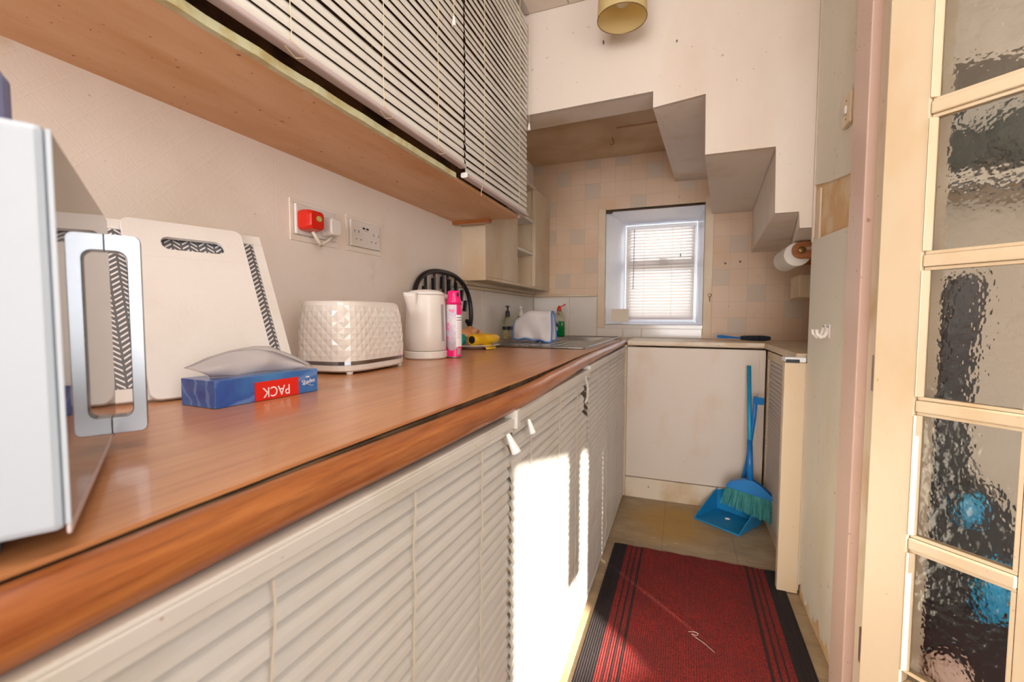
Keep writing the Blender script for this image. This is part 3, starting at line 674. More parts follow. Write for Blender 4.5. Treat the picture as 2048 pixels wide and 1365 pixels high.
# tub and lid on top of the microwave
tb = thing('plastic_tub', 'blue-grey plastic tub standing on the red lid on the microwave', 'tub', (-.464, .142, .9 + Z1 + .0175))
G().loft([[(x, y, z) for x, y in rrect(-.036 * s_, .036 * s_, -.032 * s_, .032 * s_, .012 * s_, 4)] for z, s_ in ((0, 1), (.040, 1), (.050, .85), (.062, .6))]).o('tub_body', M['tubgrey'], tb, bevel=.001)
rl = thing('red_lid', 'flat red plastic lid lying on top of the microwave', 'lid', (-.469, .141, .9 + Z1 + .0004))
G().loft([[(x, y, z) for x, y in rrect(-.052 * s_, .052 * s_, -.045 * s_, .045 * s_, .02, 5)] for z, s_ in ((0, .94), (.003, 1), (.013, 1), (.0168, .97))]).o('lid_disc', M['red'], rl, smooth=False, bevel=.001)

# ================================================================ CUTTING BOARDS
def leaning(name, label, cat, base, az, tilt):
    """local x along the bottom edge, local y up the board, local z out of its face"""
    t = thing(name, label, cat, base)
    e = Vector((math.sin(az), math.cos(az), 0)); u = Vector((-math.cos(az) * math.sin(tilt), math.sin(az) * math.sin(tilt), math.cos(tilt))); n = e.cross(u)
    m = Matrix(((e.x, u.x, n.x), (e.y, u.y, n.y), (e.z, u.z, n.z))); t.rotation_euler = m.to_euler(); return t, n
cb, nn = leaning('cutting_board', 'plain white cutting board with a long handle slot, leaning in front of the herringbone one', 'cutting board', (-.757, .436, .9015), .328, .508)
def slab_hole(w_, h_, r, hx0, hx1, hy0, hy1, t0, t1):
    N = 6; outer = rrect(0, w_, 0, h_, r, N); inner = rrect(hx0, hx1, hy0, hy1, (hy1 - hy0) / 2 - .0002, N); n = len(outer); g = G()
    v = [(x, y, t0) for x, y in outer] + [(x, y, t0) for x, y in inner] + [(x, y, t1) for x, y in outer] + [(x, y, t1) for x, y in inner]; f = []
    for i in range(n):
        j = (i + 1) % n; f += [(i, j, n + j, n + i), (2*n + i, 2*n + j, 3*n + j, 3*n + i), (i, j, 2*n + j, 2*n + i), (n + i, n + j, 3*n + j, 3*n + i)]
    return g.add(v, f)
zz = 1 if nn.x > 0 else -1
slab_hole(.189, .343, .014, .052, .152, .283, .310, 0, .008 * zz).o('board', M['board'], cb, bevel=.0012)
box('raised_line', (.004, .188, .2655, .2675, *sorted((.0081 * zz, .0086 * zz))), M['board'], cb)
HW = .302; hb, nn2 = leaning('cutting_board', 'larger herringbone-printed board with a white rim, behind the plain white board', 'cutting board', (-.791, .372, .9015), .328, .508)
box('print_panel', (.022, HW - .019, .022, .318, *sorted((.0, .004 * zz))), M['chevron'], hb)
g = G(); a, b = sorted((-.003 * zz, .0065 * zz))
g.box(0, HW, 0, .0218, a, b).box(0, HW, .3182, .340, a, b).box(0, .0218, .022, .318, a, b).box(HW - .0188, HW, .022, .318, a, b); g.o('rim', M['board'], hb, bevel=.002)
g = G(); g.box(.022, HW - .019, .022, .318, *sorted((-.003 * zz, -.0002 * zz))); g.o('backing', M['board'], hb)

# ================================================================ TISSUE BOX
tx, ty = -.62, .44
tang = math.atan2(.18, .012) - PI / 2
ts = thing('tissue_box', 'blue carton of tissues with a red PACK label, lying in front of the boards', 'tissue box', (tx, ty, .9004), tang)
TL_, TW_, THH = .180, .080, .0400
box('carton', (-TW_, 0, 0, TL_, 0, THH), M['carton'], ts, bevel=.0008)
ef = lambda x, y, z, s_=1: Matrix.Translation((x, y, z))
box('label_patch', (.0002, .0012, .060, .139, .0005, .030), M['redlabel'], ts)
# text upside down on the long face (+x side): x axis of text runs along -y when upside down seen from +x
mt = Matrix(((0, 0, 1, .0014), (-1, 0, 0, .0975), (0, -1, 0, .0130), (0, 0, 0, 1)))
text('pack_lettering', 'PACK', .0225, M['white_print'], ts, mt, .0002, .88)
mt2 = Matrix(((0, 0, 1, .0006), (1, 0, 0, .160), (0, 1, 0, .0195), (0, 0, 0, 1))) @ Matrix.Rotation(math.radians(6), 4, 'Z')
text('brand_lettering', 'Shades', .0105, M['white_print'], ts, mt2, .0002, .95)
box('small_mark', (.0002, .0008, .155, .162, .0265, .0285), M['white_print'], ts)
G().tube([(.0006, .150 + i * .0022, .0135 + .002 * math.sin(i * .6)) for i in range(10)], .0004, 4).o('swirl_mark', M['white_print'], ts)
def tissue():
    rd = [(-.050, -.012, .058), (-.048, .015, .069), (-.045, .05, .078), (-.042, .085, .083), (-.036, .105, .082), (-.026, .135, .068), (-.014, .165, .050)]
    bs = [(-.042, .020, .0408), (-.034, .035, .0408), (-.024, .052, .0408), (-.028, .075, .0408), (-.030, .095, .0408), (-.028, .12, .0408), (-.02, .145, .0408)]
    NU, NV = 24, 8; vs, fs = [], []
    def at(l, t):
        q = t * (len(l) - 1); i = min(int(q), len(l) - 2); return Vector(l[i]).lerp(Vector(l[i + 1]), q - i)
    rows = []
    for i in range(NU + 1):
        t = i / NU; a, b = at(rd, t), at(bs, t); row = []
        for j in range(NV + 1):
            u = j / NV; p = a.lerp(b, u); bul = math.sin(u * PI)
            p.x += .014 * bul + .006 * math.sin(t * 13) * bul; p.z += .003 * noise.noise(Vector((t * 7, u * 3, 1))) * bul; row.append(p)
        w_ = .013 * min(1, max(0, t - .35) * 4) + .002
        row = [a + Vector((w_, .004, -.006 * w_ / .013 + .0)), a + Vector((w_ * .5, .002, .001))] + row; rows.append(row)
    n = len(rows[0]); vs = [p for q in rows for p in q]
    for i in range(NU):
        for j in range(n - 1): a = i * n + j; fs.append((a, a + 1, a + n + 1, a + n))
    return mesh('tissue_sheet', vs, fs, M['tissue'], ts, smooth=True, solid=.0006)
tissue()

# ================================================================ TOASTER
to = thing('toaster', 'white two-slice toaster with a diamond-faceted shell on a chrome band', 'toaster', (-.778, .918, .9005), 0.03)
def toaster_shell():
    N, RW = 56, 10; A, B = .086, .128
    def pl(t, a, b, e=4.2):
        c, s_ = math.cos(t), math.sin(t); return (a * math.copysign(abs(c) ** (2 / e), c), b * math.copysign(abs(s_) ** (2 / e), s_))
    rings = []
    # equal arclength parametrisation
    raw = [pl(2 * PI * k / 720, A, B) for k in range(720)]; ln = [0]
    for k in range(720): ln.append(ln[-1] + math.dist(raw[k], raw[(k + 1) % 720]))
    per = []
    for i in range(N):
        tgt = ln[-1] * i / N; k = next(q for q in range(720) if ln[q + 1] >= tgt); per.append(raw[k])
    vs = []; fs = []
    for r in range(RW + 1):
        h = r / RW; z = .030 + .128 * h; sc = 1 - .02 * h - .075 * h ** 4
        for i in range(N):
            x, y = per[i]; n = Vector((x / A ** 2, y / B ** 2)).normalized(); d = .0015 if ((i + r) % 2 == 0 and 0 < r < RW) else 0
            y2 = y * (1 - .02 * h - (.09 if y > 0 else .035) * h ** 2.5)
            vs.append((x * sc + n.x * d, y2 + n.y * d, z))
    for r in range(RW):
        for i in range(N):
            j = (i + 1) % N; a, b, c, d = r * N + i, r * N + j, (r + 1) * N + j, (r + 1) * N + i
            fs += ([(a, b, d), (b, c, d)] if (i + r) % 2 == 0 else [(a, b, c), (a, c, d)])
    # rounded top
    base = RW * N
    for q, (dz, sc2) in enumerate(((.006, .975), (.0095, .93), (.0105, .86))):
        for i in range(N): x, y, z = vs[base + i]; vs.append((x * sc2, y * (sc2 + (1 - sc2) * .3), .158 + dz))
    for q in range(3):
        for i in range(N):
            j = (i + 1) % N; s0 = base + q * N; fs.append((s0 + i, s0 + j, s0 + N + j, s0 + N + i))
    fs.append(tuple(base + 3 * N + i for i in range(N)))
    mesh('shell', vs, fs, M['white_glossy'], to)
    def band(sc0, z0, z1_, nm, mat):
        G().loft([[(per[i][0] * sc0, per[i][1] * sc0, z0) for i in range(N)], [(per[i][0] * sc0, per[i][1] * sc0, z1_) for i in range(N)]]).o(nm, mat, to)
    band(.985, .0215, .0305, 'chrome_band', M['chrome'])
    G().loft([[(p[0] * s_, p[1] * s_, z) for p in per] for z, s_ in ((.005, .93), (.009, .985), (.021, .995))]).o('base', M['white'], to)
toaster_shell()
for x in (-.065, .065):
    for y in (-.10, .10): G().lathe([(.007, 0), (.008, .006)], 12, (x, y, 0)).o('foot', M['white'], to)
for x in (-.028, .028): box('bread_slot', (x - .012, x + .012, -.085, .085, .1688, .1695), M['dark'], to)
box('lever', (-.012, .012, .129, .143, .095, .107), M['white'], to, bevel=.003)
cb_ = thing('cable', 'white flex looping behind the toaster to a plug beside the kettle', 'cable', (-.79, 1.075, .9))
pts = [(-.02, -.03, .012), (-.005, -.012, .03)] + [(.0 + .012 * math.sin(a * .5), .012 + .030 * math.sin(a), .045 + .030 * (1 - math.cos(a)) / 1.2) for a in [k * PI / 9 for k in range(0, 10)]] + [(.0, .02, .03), (.015, .005, .02)]
G().tube(pts, .0030, 8).o('flex', M['cable'], cb_, smooth=True)
G().prism(rrect(-.022, .026, .002, .022, .008, 4), 'y', -.012, .022).o('plug', M['cable'], cb_, bevel=.002)
G().tube([(.0, -.005, .024), (.006, .004, .031), (.0, .014, .027)], .002, 6).o('plug_pins', M['brass'], cb_)

# ================================================================ KETTLE
ke = thing('kettle', 'white plastic jug kettle between the toaster and the pink spray can', 'kettle', (-.764, 1.235, .9005), math.radians(72)); ke.scale = (1.04, 1.04, 1.0)
G().lathe([(.060, 0), (.0645, .004), (.0645, .022), (.062, .0245)], 40).o('power_base', M['white'], ke, bevel=0)
G().lathe([(.0605, .0255), (.0625, .028), (.0618, .08), (.0595, .15), (.0575, .196), (.0565, .199)], 44).o('jug', M['white'], ke, smooth=True)
G().lathe([(.0568, .1995), (.056, .206), (.045, .213), (.02, .217), (.001, .218)], 40).o('lid', M['white'], ke, smooth=True)
# spout towards local -x... points to the near left of the worktop
G().loft([[(-.052 - q * d_, y * wd_, z) for y, q in ((-.024, 0), (-.018, .35), (-.008, .8), (0, 1), (.008, .8), (.018, .35), (.024, 0))] for z, d_, wd_ in ((.095, .003, .3), (.13, .009, .7), (.165, .019, 1), (.192, .029, 1.1), (.205, .032, 1.1))]).o('spout', M['white'], ke, smooth=True)
G().tube([(.052, 0, .19), (.080, 0, .197), (.098, 0, .180), (.100, 0, .12), (.090, 0, .065), (.060, 0, .045)], [.010, .011, .011, .010, .009, .008], 12).o('handle', M['white'], ke, smooth=True)
g = G(); A0 = math.radians(-76)
g.loft([[(.0635 * math.cos(a) * k, .0635 * math.sin(a) * k, z) for a in [A0 + q * .035 for q in range(-3, 4)]] for z, k in ((.055, .999), (.17, .948))], cap=False, closed=False); g.o('water_gauge', M['gauge'], ke)

# ================================================================ SPRAY CAN
sc_ = thing('spray_can', 'pink and white air freshener spray can beside the kettle', 'spray can', (-.690, 1.285, .9005), 0)
RC = .0245
def cyl_patch(a0, a1, z0, z1_, r, n=10, wob=None):
    rr = []
    for k in range(n + 1):
        a = math.radians(a0 + (a1 - a0) * k / n); d = wob(k / n) if wob else 0
        rr.append([(r * math.cos(a), r * math.sin(a), z0), (r * math.cos(a), r * math.sin(a), z1_ + d)])
    g = G(); v = [p for q in rr for p in q]; return g.add(v, [(2*i, 2*i+2, 2*i+3, 2*i+1) for i in range(n)])
G().lathe([(RC - .001, 0), (RC + .0008, .002), (RC, .004)], 32).o('base_rim', M['chrome'], sc_, smooth=True)
G().lathe([(RC, .0042), (RC, .170)], 36).o('body', M['lavender'], sc_, smooth=True)
G().lathe([(RC + .0003, .1705), (RC - .001, .182), (RC - .004, .192), (RC - .0045, .212), (RC - .009, .215), (.004, .215)], 32).o('cap', M['pinkcan'], sc_, smooth=True)
box('nozzle_slot', (RC - .0085, RC - .0035, -.012, -.006, .197, .208), M['text'], sc_)
cyl_patch(-180, 180, .0045, .034, RC + .0003, 48, lambda t: .010 * math.sin(t * 4 * PI + 1.2)).o('lower_pink_band', M['pinkcan'], sc_)
cyl_patch(-42, 40, .138, .1699, RC + .0003, 12).o('upper_pink_panel', M['pinkcan'], sc_)
cyl_patch(-48, 30, .036, .137, RC + .0004, 10).o('text_panel', M['white_print'], sc_)
for i, z in enumerate((.128, .120)): cyl_patch(-42, 12, z, z + .002, RC + .0007, 8).o('heading_line', M['text'], sc_)
cyl_patch(-40, -8, .010, .032, RC + .0006, 8).o('ingredients_block', M['gauge'], sc_)
for i in range(9): cyl_patch(-40, 0 - (i * 7) % 13, .112 - i * .006, .1128 - i * .006, RC + .0007, 6).o('text_line', M['gauge'], sc_)
for (a, z, r_, nm) in ((-72, .150, .006, 'orchid'), (-95, .152, .004, 'orchid'), (-118, .100, .013, 'orchid'), (-118, .062, .008, 'orchid')):
    ar = math.radians(a); g = G(); v = [(RC * 1.02 * math.cos(ar), RC * 1.02 * math.sin(ar), z)]
    for k in range(15):
        q = 2 * PI * k / 15; rr = r_ * (1 + .35 * math.cos(5 * q)); da = rr * math.cos(q) / RC; v.append(((RC + .0005) * math.cos(ar + da), (RC + .0005) * math.sin(ar + da), z + rr * math.sin(q)))
    g.add(v, [(0, 1 + k, 1 + (k + 1) % 15) for k in range(15)]); g.o(nm, M['pinkprint'], sc_)

# ================================================================ PEG HANGER (black oval ring with pegs)
ph = thing('peg_hanger', 'black oval clip hanger with small black pegs, leaning on the wall behind the kettle', 'clip hanger', (-.925, 1.68, .915))
def ovalpt(a, ry, rz): 
    c, s_ = math.cos(a), math.sin(a); e = 2 / 2.4; return (math.copysign(abs(c) ** e, c) * ry, math.copysign(abs(s_) ** e, s_) * rz)
pts = []
for k in range(48):
    y, z = ovalpt(2 * PI * k / 48, .238, .150); pts.append((-.03 * (z + .15) / .3, y, z + .156))
G().tube(pts, .0105, 10, True).o('rim', M['dark'], ph, smooth=True)
for y in (-.13, -.06, .01, .05, .12): 
    h = .150 * (1 - (abs(y) / .238) ** 2.4) ** (1 / 2.4); G().box(-.036, -.031, y - .007, y + .007, .156 - h + .004, .156 + h - .004).o('crossbar', M['dark'], ph)
random.seed(3)
for i, (y, z) in enumerate([(-.17, .235), (-.10, .272), (-.03, .282), (.03, .277), (.09, .267), (.15, .237), (.185, .19), (.195, .10)]):
    pg = G(); pg.box(-.022, -.016, -.007, .007, -.05, .0).box(-.014, -.008, -.006, .006, -.05, .0).box(-.02, -.01, -.004, .004, -.024, -.014)
    o = pg.o('peg', M['dark'], ph, loc=(0, y, z)); o.rotation_euler = (random.uniform(-.25, .25) + (.7 if i == 7 else 0), 0, 0)
    if i in (1, 5): G().tube([(-.015, 0, 0), (-.012, .008, .014), (-.014, .0, .024)], .0015, 6).o('hook', M['brass'], o)

# ================================================================ PLATE WITH CLOTH, SPONGE, BAG ROLL
pt = thing('plate', 'white plate holding the yellow bag roll and cloths', 'plate', (-.815, 1.68, .9004))
G().lathe([(.055, 0), (.06, .003), (.095, .011), (.115, .0165), (.115, .018), (.094, .0135), (.058, .0062), (.001, .006)], 40).o('dish', M['white_glossy'], pt, smooth=True)
yr = thing('bag_roll', 'roll of yellow bin bags with a loose end, lying on the plate', 'bag roll', (-.755, 1.655, .941), math.radians(-12))
def roll_ring(y, r1): return [(r1 * math.cos(2 * PI * k / 24) * (1 + .04 * math.sin(3 * k)), y, r1 * math.sin(2 * PI * k / 24)) for k in range(24)]
rings = [roll_ring(y, r_) for y, r_ in ((-.075, .0105), (-.075, .022), (-.06, .0235), (.0, .023), (.05, .021), (.09, .017), (.11, .008))]
G().loft([roll_ring(-.045, .010)] + rings).o('rolled_film', M['yellow'], yr, smooth=True)
G().prism([(p[0], p[1]) for p in arc(0, 0, .0150, 0, 345, 23)], 'y', -.0762, -.0755).o('core_shade', M['dark'], yr)  # dark disc stands in for the shade inside the hollow core
G().add([(.012, -.02, -.014), (.02, -.024, -.026), (.032, -.03, -.031), (.042, -.034, -.038), (.012, .04, -.014), (.022, .038, -.026), (.036, .034, -.029), (.047, .026, -.037)], [(0, 1, 5, 4), (1, 2, 6, 5), (2, 3, 7, 6)]).o('loose_end', M['yellow'], yr, smooth=True, solid=.0015)
def lump(name, mat, parent, loc, sx, sy, sz, seed, amp=.35):
    g = G(); rings = []
    for i in range(1, 12):
        ph_ = PI * i / 12; rings.append([])
        for k in range(18):
            th = 2 * PI * k / 18; v = Vector((math.sin(ph_) * math.cos(th), math.sin(ph_) * math.sin(th), math.cos(ph_)))
            v *= 1 + amp * noise.noise(v * 2.2 + Vector((seed, 0, 0))); rings[-1].append((v.x * sx, v.y * sy, max(-sz * .8, v.z * sz)))
    return g.loft(rings).o(name, mat, parent, smooth=True, loc=loc)
pcl = thing('cloth', 'crumpled peach cloth behind the yellow roll on the plate', 'cloth', (-.865, 1.74, .934))
lump('folded_mass', M['peach'], pcl, (0, 0, .022), .032, .075, .026, 2, .6); lump('fold', M['peach'], pcl, (.012, .075, .018), .02, .03, .016, 5, .6)
tl = thing('scourer', 'teal scouring pad on the plate beside the spray can', 'scourer', (-.842, 1.615, .922))
lump('pad', M['teal'], tl, (0, 0, .018), .028, .02, .026, 7, .25)

# ================================================================ BOTTLES AND CLOTH BY THE SINK
sb = thing('soap_dispenser', 'clear pump bottle with yellow flowers and a black band, at the wall by the sink', 'soap bottle', (-.925, 2.36, .9045))
def ob(r, k=.62): return [(x, y) for x, y in rrect(-r * k, r * k, -r, r, r * .5, 4)]
G().loft([[(x, y, z) for x, y in ob(r_)] for z, r_ in ((0, .034), (.006, .038), (.075, .038), (.10, .036), (.122, .022), (.130, .012))]).o('bottle', M['clearb'], sb, smooth=True)
G().loft([[(x, y, z) for x, y in ob(r_)] for z, r_ in ((.004, .0355), (.052, .0355))]).o('flower_label', M['flower'], sb)
G().loft([[(x, y, z) for x, y in ob(r_)] for z, r_ in ((.053, .0385), (.073, .0385))]).o('black_band', M['dark'], sb)
G().lathe([(.013, .130), (.014, .135), (.012, .158), (.005, .162), (.004, .178), (.006, .180), (.006, .186)], 16).o('pump', M['dark'], sb, smooth=True)
G().tube([(0, -.026, .184), (0, 0, .187), (0, .022, .185)], .004, 8).o('nozzle', M['dark'], sb, smooth=True)
wp = thing('soap_dispenser', 'white-topped clear pump bottle partly hidden behind the draped cloth', 'soap bottle', (-.915, 2.56, .9045))
G().loft([[(x, y, z) for x, y in ob(r_)] for z, r_ in ((0, .030), (.006, .034), (.10, .034), (.125, .026), (.130, .024))]).o('bottle', M['clearb'], wp, smooth=True)
G().lathe([(.022, .1305), (.022, .134), (.013, .138), (.012, .155), (.005, .160), (.004, .176), (.007, .178), (.007, .186)], 16).o('pump', M['white'], wp, smooth=True)
G().tube([(0, -.026, .178), (0, -.012, .186), (0, 0, .184)], .004, 8).o('nozzle', M['white'], wp, smooth=True)
wl_ = thing('washing_up_bottle', 'green washing-up liquid bottle with a flipped red cap, behind the tap', 'bottle', (-.742, 2.80, .9045))
def fr_(r, z): return [(x, y, z) for x, y in rrect(-r, r, -r * .6, r * .6, r * .45, 4)]
G().loft([fr_(.033, 0), fr_(.037, .004), fr_(.037, .085), fr_(.0365, .098)]).o('liquid', M['green'], wl_, smooth=True)
G().loft([fr_(.0365, .0985), fr_(.033, .125), fr_(.024, .150), fr_(.014, .166)]).o('upper_bottle', M['clearb'], wl_, smooth=True)
box('front_label', (-.026, -.004, -.0245, -.0226, .040, .098), M['flower'], wl_, bevel=.0005); G().lathe([(.011, 0), (.011, .001)], 14).o('label_disc', M['maroon'], wl_, loc=(-.015, -.0248, .072)).rotation_euler = (PI / 2, 0, 0)
box('orange_badge', (-.010, .010, -.018, -.014, .140, .153), M['walnut'], wl_)
G().lathe([(.014, .1665), (.015, .172), (.013, .184), (.008, .190), (.006, .198)], 16).o('cap', M['red'], wl_, smooth=True)
G().tube([(.008, 0, .190), (.024, 0, .198), (.040, 0, .206)], [.003, .003, .006], 8).o('flip_top', M['red'], wl_, smooth=True)
def drape():
    t = thing('cloth', 'white microfibre cloth with a blue hem, draped over the tap', 'cloth', (-.655, 2.135, .905))
    vs, fs = [], []; NU, NV = 18, 20
    for i in range(NU + 1):
        u = i / NU; x0 = -.155 + .215 * u
        for j in range(NV + 1):
            v = j / NV; q = v * 2 - 1; top = .150 - (.055 * (1 - u / .45) ** 1.6 if u < .45 else 0) - .006 * u
            bot = .012 + .004 * math.sin(u * 5)
            hh = abs(q); z = top + (bot - top) * (max(0, hh - .16) / .84) ** .95
            yy = (-.028 - .016 * hh + .006 * math.sin(u * 9 + hh * 3) * hh) if q < 0 else (.026 + .014 * hh + .004 * math.sin(u * 8) * hh)
            yy *= min(1, hh / .16); z += .004 * math.sin(u * 16 + q * 4) * hh; yy += .006 * math.sin(u * 12 - hh * 5) * hh
            if hh < .16: z = top + .012 * (1 - (hh / .16) ** 2) ** .5 * .8
            xr = x0 + .012 * math.sin(hh * 2.2) * (u - .3)
            vs.append((xr + .0, yy - (x0) * .35, z))
    for i in range(NU):
        for j in range(NV): a = i * (NV + 1) + j; fs.append((a, a + 1, a + NV + 2, a + NV + 1))
    o = mesh('cloth_sheet', vs, fs, M['cloth'], t, smooth=True, solid=.002)
    st = NV + 1
    def edge(idx): return G().tube([Vector(vs[k]) for k in idx], .0035, 6)
    edge([i * st for i in range(NU + 1)]).o('hem', M['bluehem'], t); edge([NU * st + j for j in range(NV + 1)]).o('hem', M['bluehem'], t)
    edge([j for j in range(NV + 1)]).o('hem', M['bluehem'], t); edge([i * st + NV for i in range(NU + 1)]).o('hem', M['bluehem'], t)
    return t
drape()

# ================================================================ SOCKETS AND PLUGS
def socket(name, label, y0, y1, z0, z1_, plugs):
    t = thing(name, label, 'socket', (XL, (y0 + y1) / 2, (z0 + z1_) / 2)); hy, hz = (y1 - y0) / 2, (z1_ - z0) / 2
    g = G()
    for k in range(1): g.box(0, .0035, -hy - .012, hy + .012, hz, hz + .010).box(0, .0035, -hy - .012, hy + .012, -hz - .016, -hz).box(0, .0035, -hy - .012, -hy, -hz, hz).box(0, .0035, hy, hy + .012, -hz, hz)
    g.o('paint_border', M['leftwall'], t, bevel=.0015)
    box('face_plate', (0, .011, -hy + .001, hy - .001, -hz + .001, hz - .001), M['white'], t, bevel=.003)
    for s_ in (-1, 1):
        if s_ in plugs: continue
        y = s_ * hy * .50
        box('rocker_switch', (.011, .0135, s_ * hy * .80 - .005, s_ * hy * .80 + .005, .0, .016), M['white'], t, bevel=.001)
        box('switch_mark', (.0112, .0137, s_ * hy * .80 - .0015, s_ * hy * .80 + .0015, .003, .009), M['text'], t)
        for (dy, dz, a, b) in ((0, .006, .0014, .004), (-.011, -.018, .003, .0014), (.011, -.018, .003, .0014)):
            box('pin_hole', (.0108, .0113, y + dy - a, y + dy + a, dz - b, dz + b), M['text'], t)
    return t
s1 = socket('wall_socket', 'double wall socket on the left wall holding the red and the white plug', .925, 1.075, 1.253, 1.337, (-1, 1))
s2 = socket('wall_socket', 'double wall socket with two small USB ports, right of the one in use', 1.137, 1.283, 1.254, 1.338, ())
for y in (-.012, .006): box('usb_port', (.0108, .0113, y - .006, y + .006, .017, .023), M['text'], s2)
box('lettering', (.0108, .0112, -.01, .01, .012, .0135), M['gauge'], s2)
rp = thing('plug', 'red plug with a green and gold oval badge in the left socket', 'plug', (XL + .0115, .958, 1.292))
G().loft([[(x, p[0] * s_, p[1] * s_) for p in rrect(-.029, .029, -.028, .028, .013, 5)] for x, s_ in ((0, .98), (.012, 1), (.030, .95), (.040, .86), (.043, .75))]).o('body', M['red'], rp, smooth=False, bevel=.001)
G().loft([[(.0432 + h, .010 * math.cos(a) * k + .004, .0075 * math.sin(a) * k + .004) for a in [2 * PI * q / 20 for q in range(20)]] for h, k in ((0, 1), (.0008, 1))]).o('badge', M['green_badge'], rp)
G().tube([(.02, .004, -.028), (.024, .012, -.044), (.022, .028, -.056), (.018, .034, -.062)], .0048, 8).o('flex', M['cable'], rp, smooth=True)
wp_ = thing('plug', 'white plug beside the red one in the left socket', 'plug', (XL + .0115, 1.032, 1.288))
G().loft([[(x, p[0] * s_, p[1] * s_) for p in rrect(-.024, .024, -.027, .027, .014, 5)] for x, s_ in ((0, 1), (.010, 1), (.012, .93), (.026, .93), (.036, .88), (.039, .75))]).o('body', M['white'], wp_, bevel=.001)
G().tube([(.02, .002, -.027), (.020, -.012, -.040), (.020, -.030, -.050), (.018, -.045, -.056)], .0048, 8).o('flex', M['cable'], wp_, smooth=True)

# ================================================================ WINDOW BLIND, CARD
vb = thing('venetian_blind', 'white blind in the small window, daylight behind it', 'blind', (-.150, YB + .165, 1.02))
LW = .425; me = slat_mesh('slat', LW, .0235, .002, math.radians(57), M['winslat'], 'x')
box('headrail', (-LW / 2, LW / 2, -.013, .013, .598, .622), M['upvc'], vb, bevel=.002)
for i in range(29): link('slat', me, vb, (0, 0, .022 + i * .0202))
box('bottom_rail', (-LW / 2, LW / 2, -.012, .012, -.004, .010), M['raillilac'], vb, bevel=.002)
for x in (-.10, .075): 
    G().tube([(x, -.013, .6), (x, -.013, .0)], .0008, 5).o('ladder_cord', M['cord'], vb)
G().tube([(-.165, -.018, .60), (-.168, -.02, .20)], .0028, 8).o('tilt_wand', M['gauge'], vb)
G().tube([(.135, -.018, .61), (.128, -.02, .425)], .0008, 5).o('pull_cord', M['cord'], vb); pull(vb, .128, -.02, .425, mat=M['brass'], size=.5)
tag(box('card', (-.452, -.335, YB + .060, YB + .075, .9985, 1.085), M['card'], bevel=.001), 'blank cream tile standing on the window sill at the left', 'tile')

# ================================================================ BRUSH, HOOKS, SWITCH, ROLL
br = thing('hand_brush', 'hand brush with blue handle and black bristles on the cream counter', 'brush', (.33, 2.80, .9005), .05)
G().loft([[(x, y * wd_, .012 + z * h_ + lift) for y, z in ((-.5, -1), (.5, -1), (1, 0), (.5, 1), (-.5, 1), (-1, 0))] for x, wd_, h_, lift in ((-.145, .012, .008, .010), (-.12, .014, .009, .010), (-.09, .011, .007, .008), (-.04, .008, .005, .004), (.0, .012, .006, .008), (.10, .010, .005, .008))]).o('handle', M['blue'], br, bevel=.001)
G().loft([[(x, .014 * math.cos(a) * s_, .016 + .0145 * math.sin(a) * s_) for a in [2 * PI * k / 14 for k in range(14)]] for x, s_ in ((-.03, .3), (-.02, .8), (.02, 1), (.08, 1.05), (.11, .9), (.125, .6))]).o('bristles', M['blackbristle'], br)
G().lathe([(.004, 0), (.004, .002)], 10).o('hanging_hole', M['cream2'], br, loc=(-.134, -.0085, .022)).rotation_euler = (PI / 2, 0, 0)
hk = thing('wall_hooks', 'pair of white plastic hooks on the lining paper of the right wall', 'hooks', (XR - .0015, 1.68, .99))
for dy in (-.045, .0):
    box('back_plate', (-.004, 0, dy - .012, dy + .012, -.022, .022), M['white'], hk, bevel=.003)
    G().tube([(-.004, dy, .012), (-.010, dy, -.012), (-.022, dy, -.018), (-.032, dy, -.008), (-.034, dy, .006)], [.006, .006, .006, .005, .005], 10).o('hook', M['white'], hk, smooth=True)
    G().lathe([(.003, 0), (.003, .001)], 8).o('screw', M['text'], hk, loc=(-.0045, dy, .014)).rotation_euler = (0, PI/2, 0)
ls = thing('light_switch', 'cream light switch on the right wall beside the pink frame', 'switch', (XR - .0015, 1.528, 1.612))
box('plate', (-.010, 0, -.030, .036, -.043, .043), M['cream'], ls, bevel=.002)
box('rocker', (-.014, -.0101, -.004, .008, -.012, .010), M['white'], ls, bevel=.001)
for z in (.025, -.025): G().lathe([(.0025, 0), (.0025, .0008)], 8).o('screw', M['brass'], ls, loc=(-.0101, .002, z)).rotation_euler = (0, -PI / 2, 0)
rh = thing('roll_holder', 'varnished wooden holder on the nook wall by the stair underside', 'roll holder', (.46, 2.20, 1.315))
G().prism(arc(0, 0, .036, 90, 270, 12) + [(.25, -.036), (.25, .036)], 'y', -.002, .012).o('near_bracket', M['walnut'], rh, bevel=.002)
G().lathe([(.015, 0), (.013, .005), (.005, .007)], 16).o('spindle_knob', M['brass'], rh, loc=(.0, -.003, 0)).rotation_euler = (PI / 2, 0, 0)
G().prism(arc(0, 0, .036, 90, 270, 12) + [(.25, -.036), (.25, .036)], 'y', .262, .276).o('far_bracket', M['walnut'], rh, bevel=.002)
kr = thing('kitchen_roll', 'white paper roll in the wooden holder', 'paper roll', (.448, 2.215, 1.300))
g = G(); g.loft([[(r_ * math.cos(2 * PI * k / 30), y, r_ * math.sin(2 * PI * k / 30)) for k in range(30)] for y, r_ in ((.001, .018), (0, .050), (.24, .050), (.24, .018))]); g.o('paper', M['paper'], kr, smooth=False, bevel=.002)
bx_ = tag(box('wall_box', (.53, .64, 2.55, 2.75, 1.13, 1.24), M['cream2'], bevel=.003), 'small cream boxing on the nook wall below the paper roll', 'box')
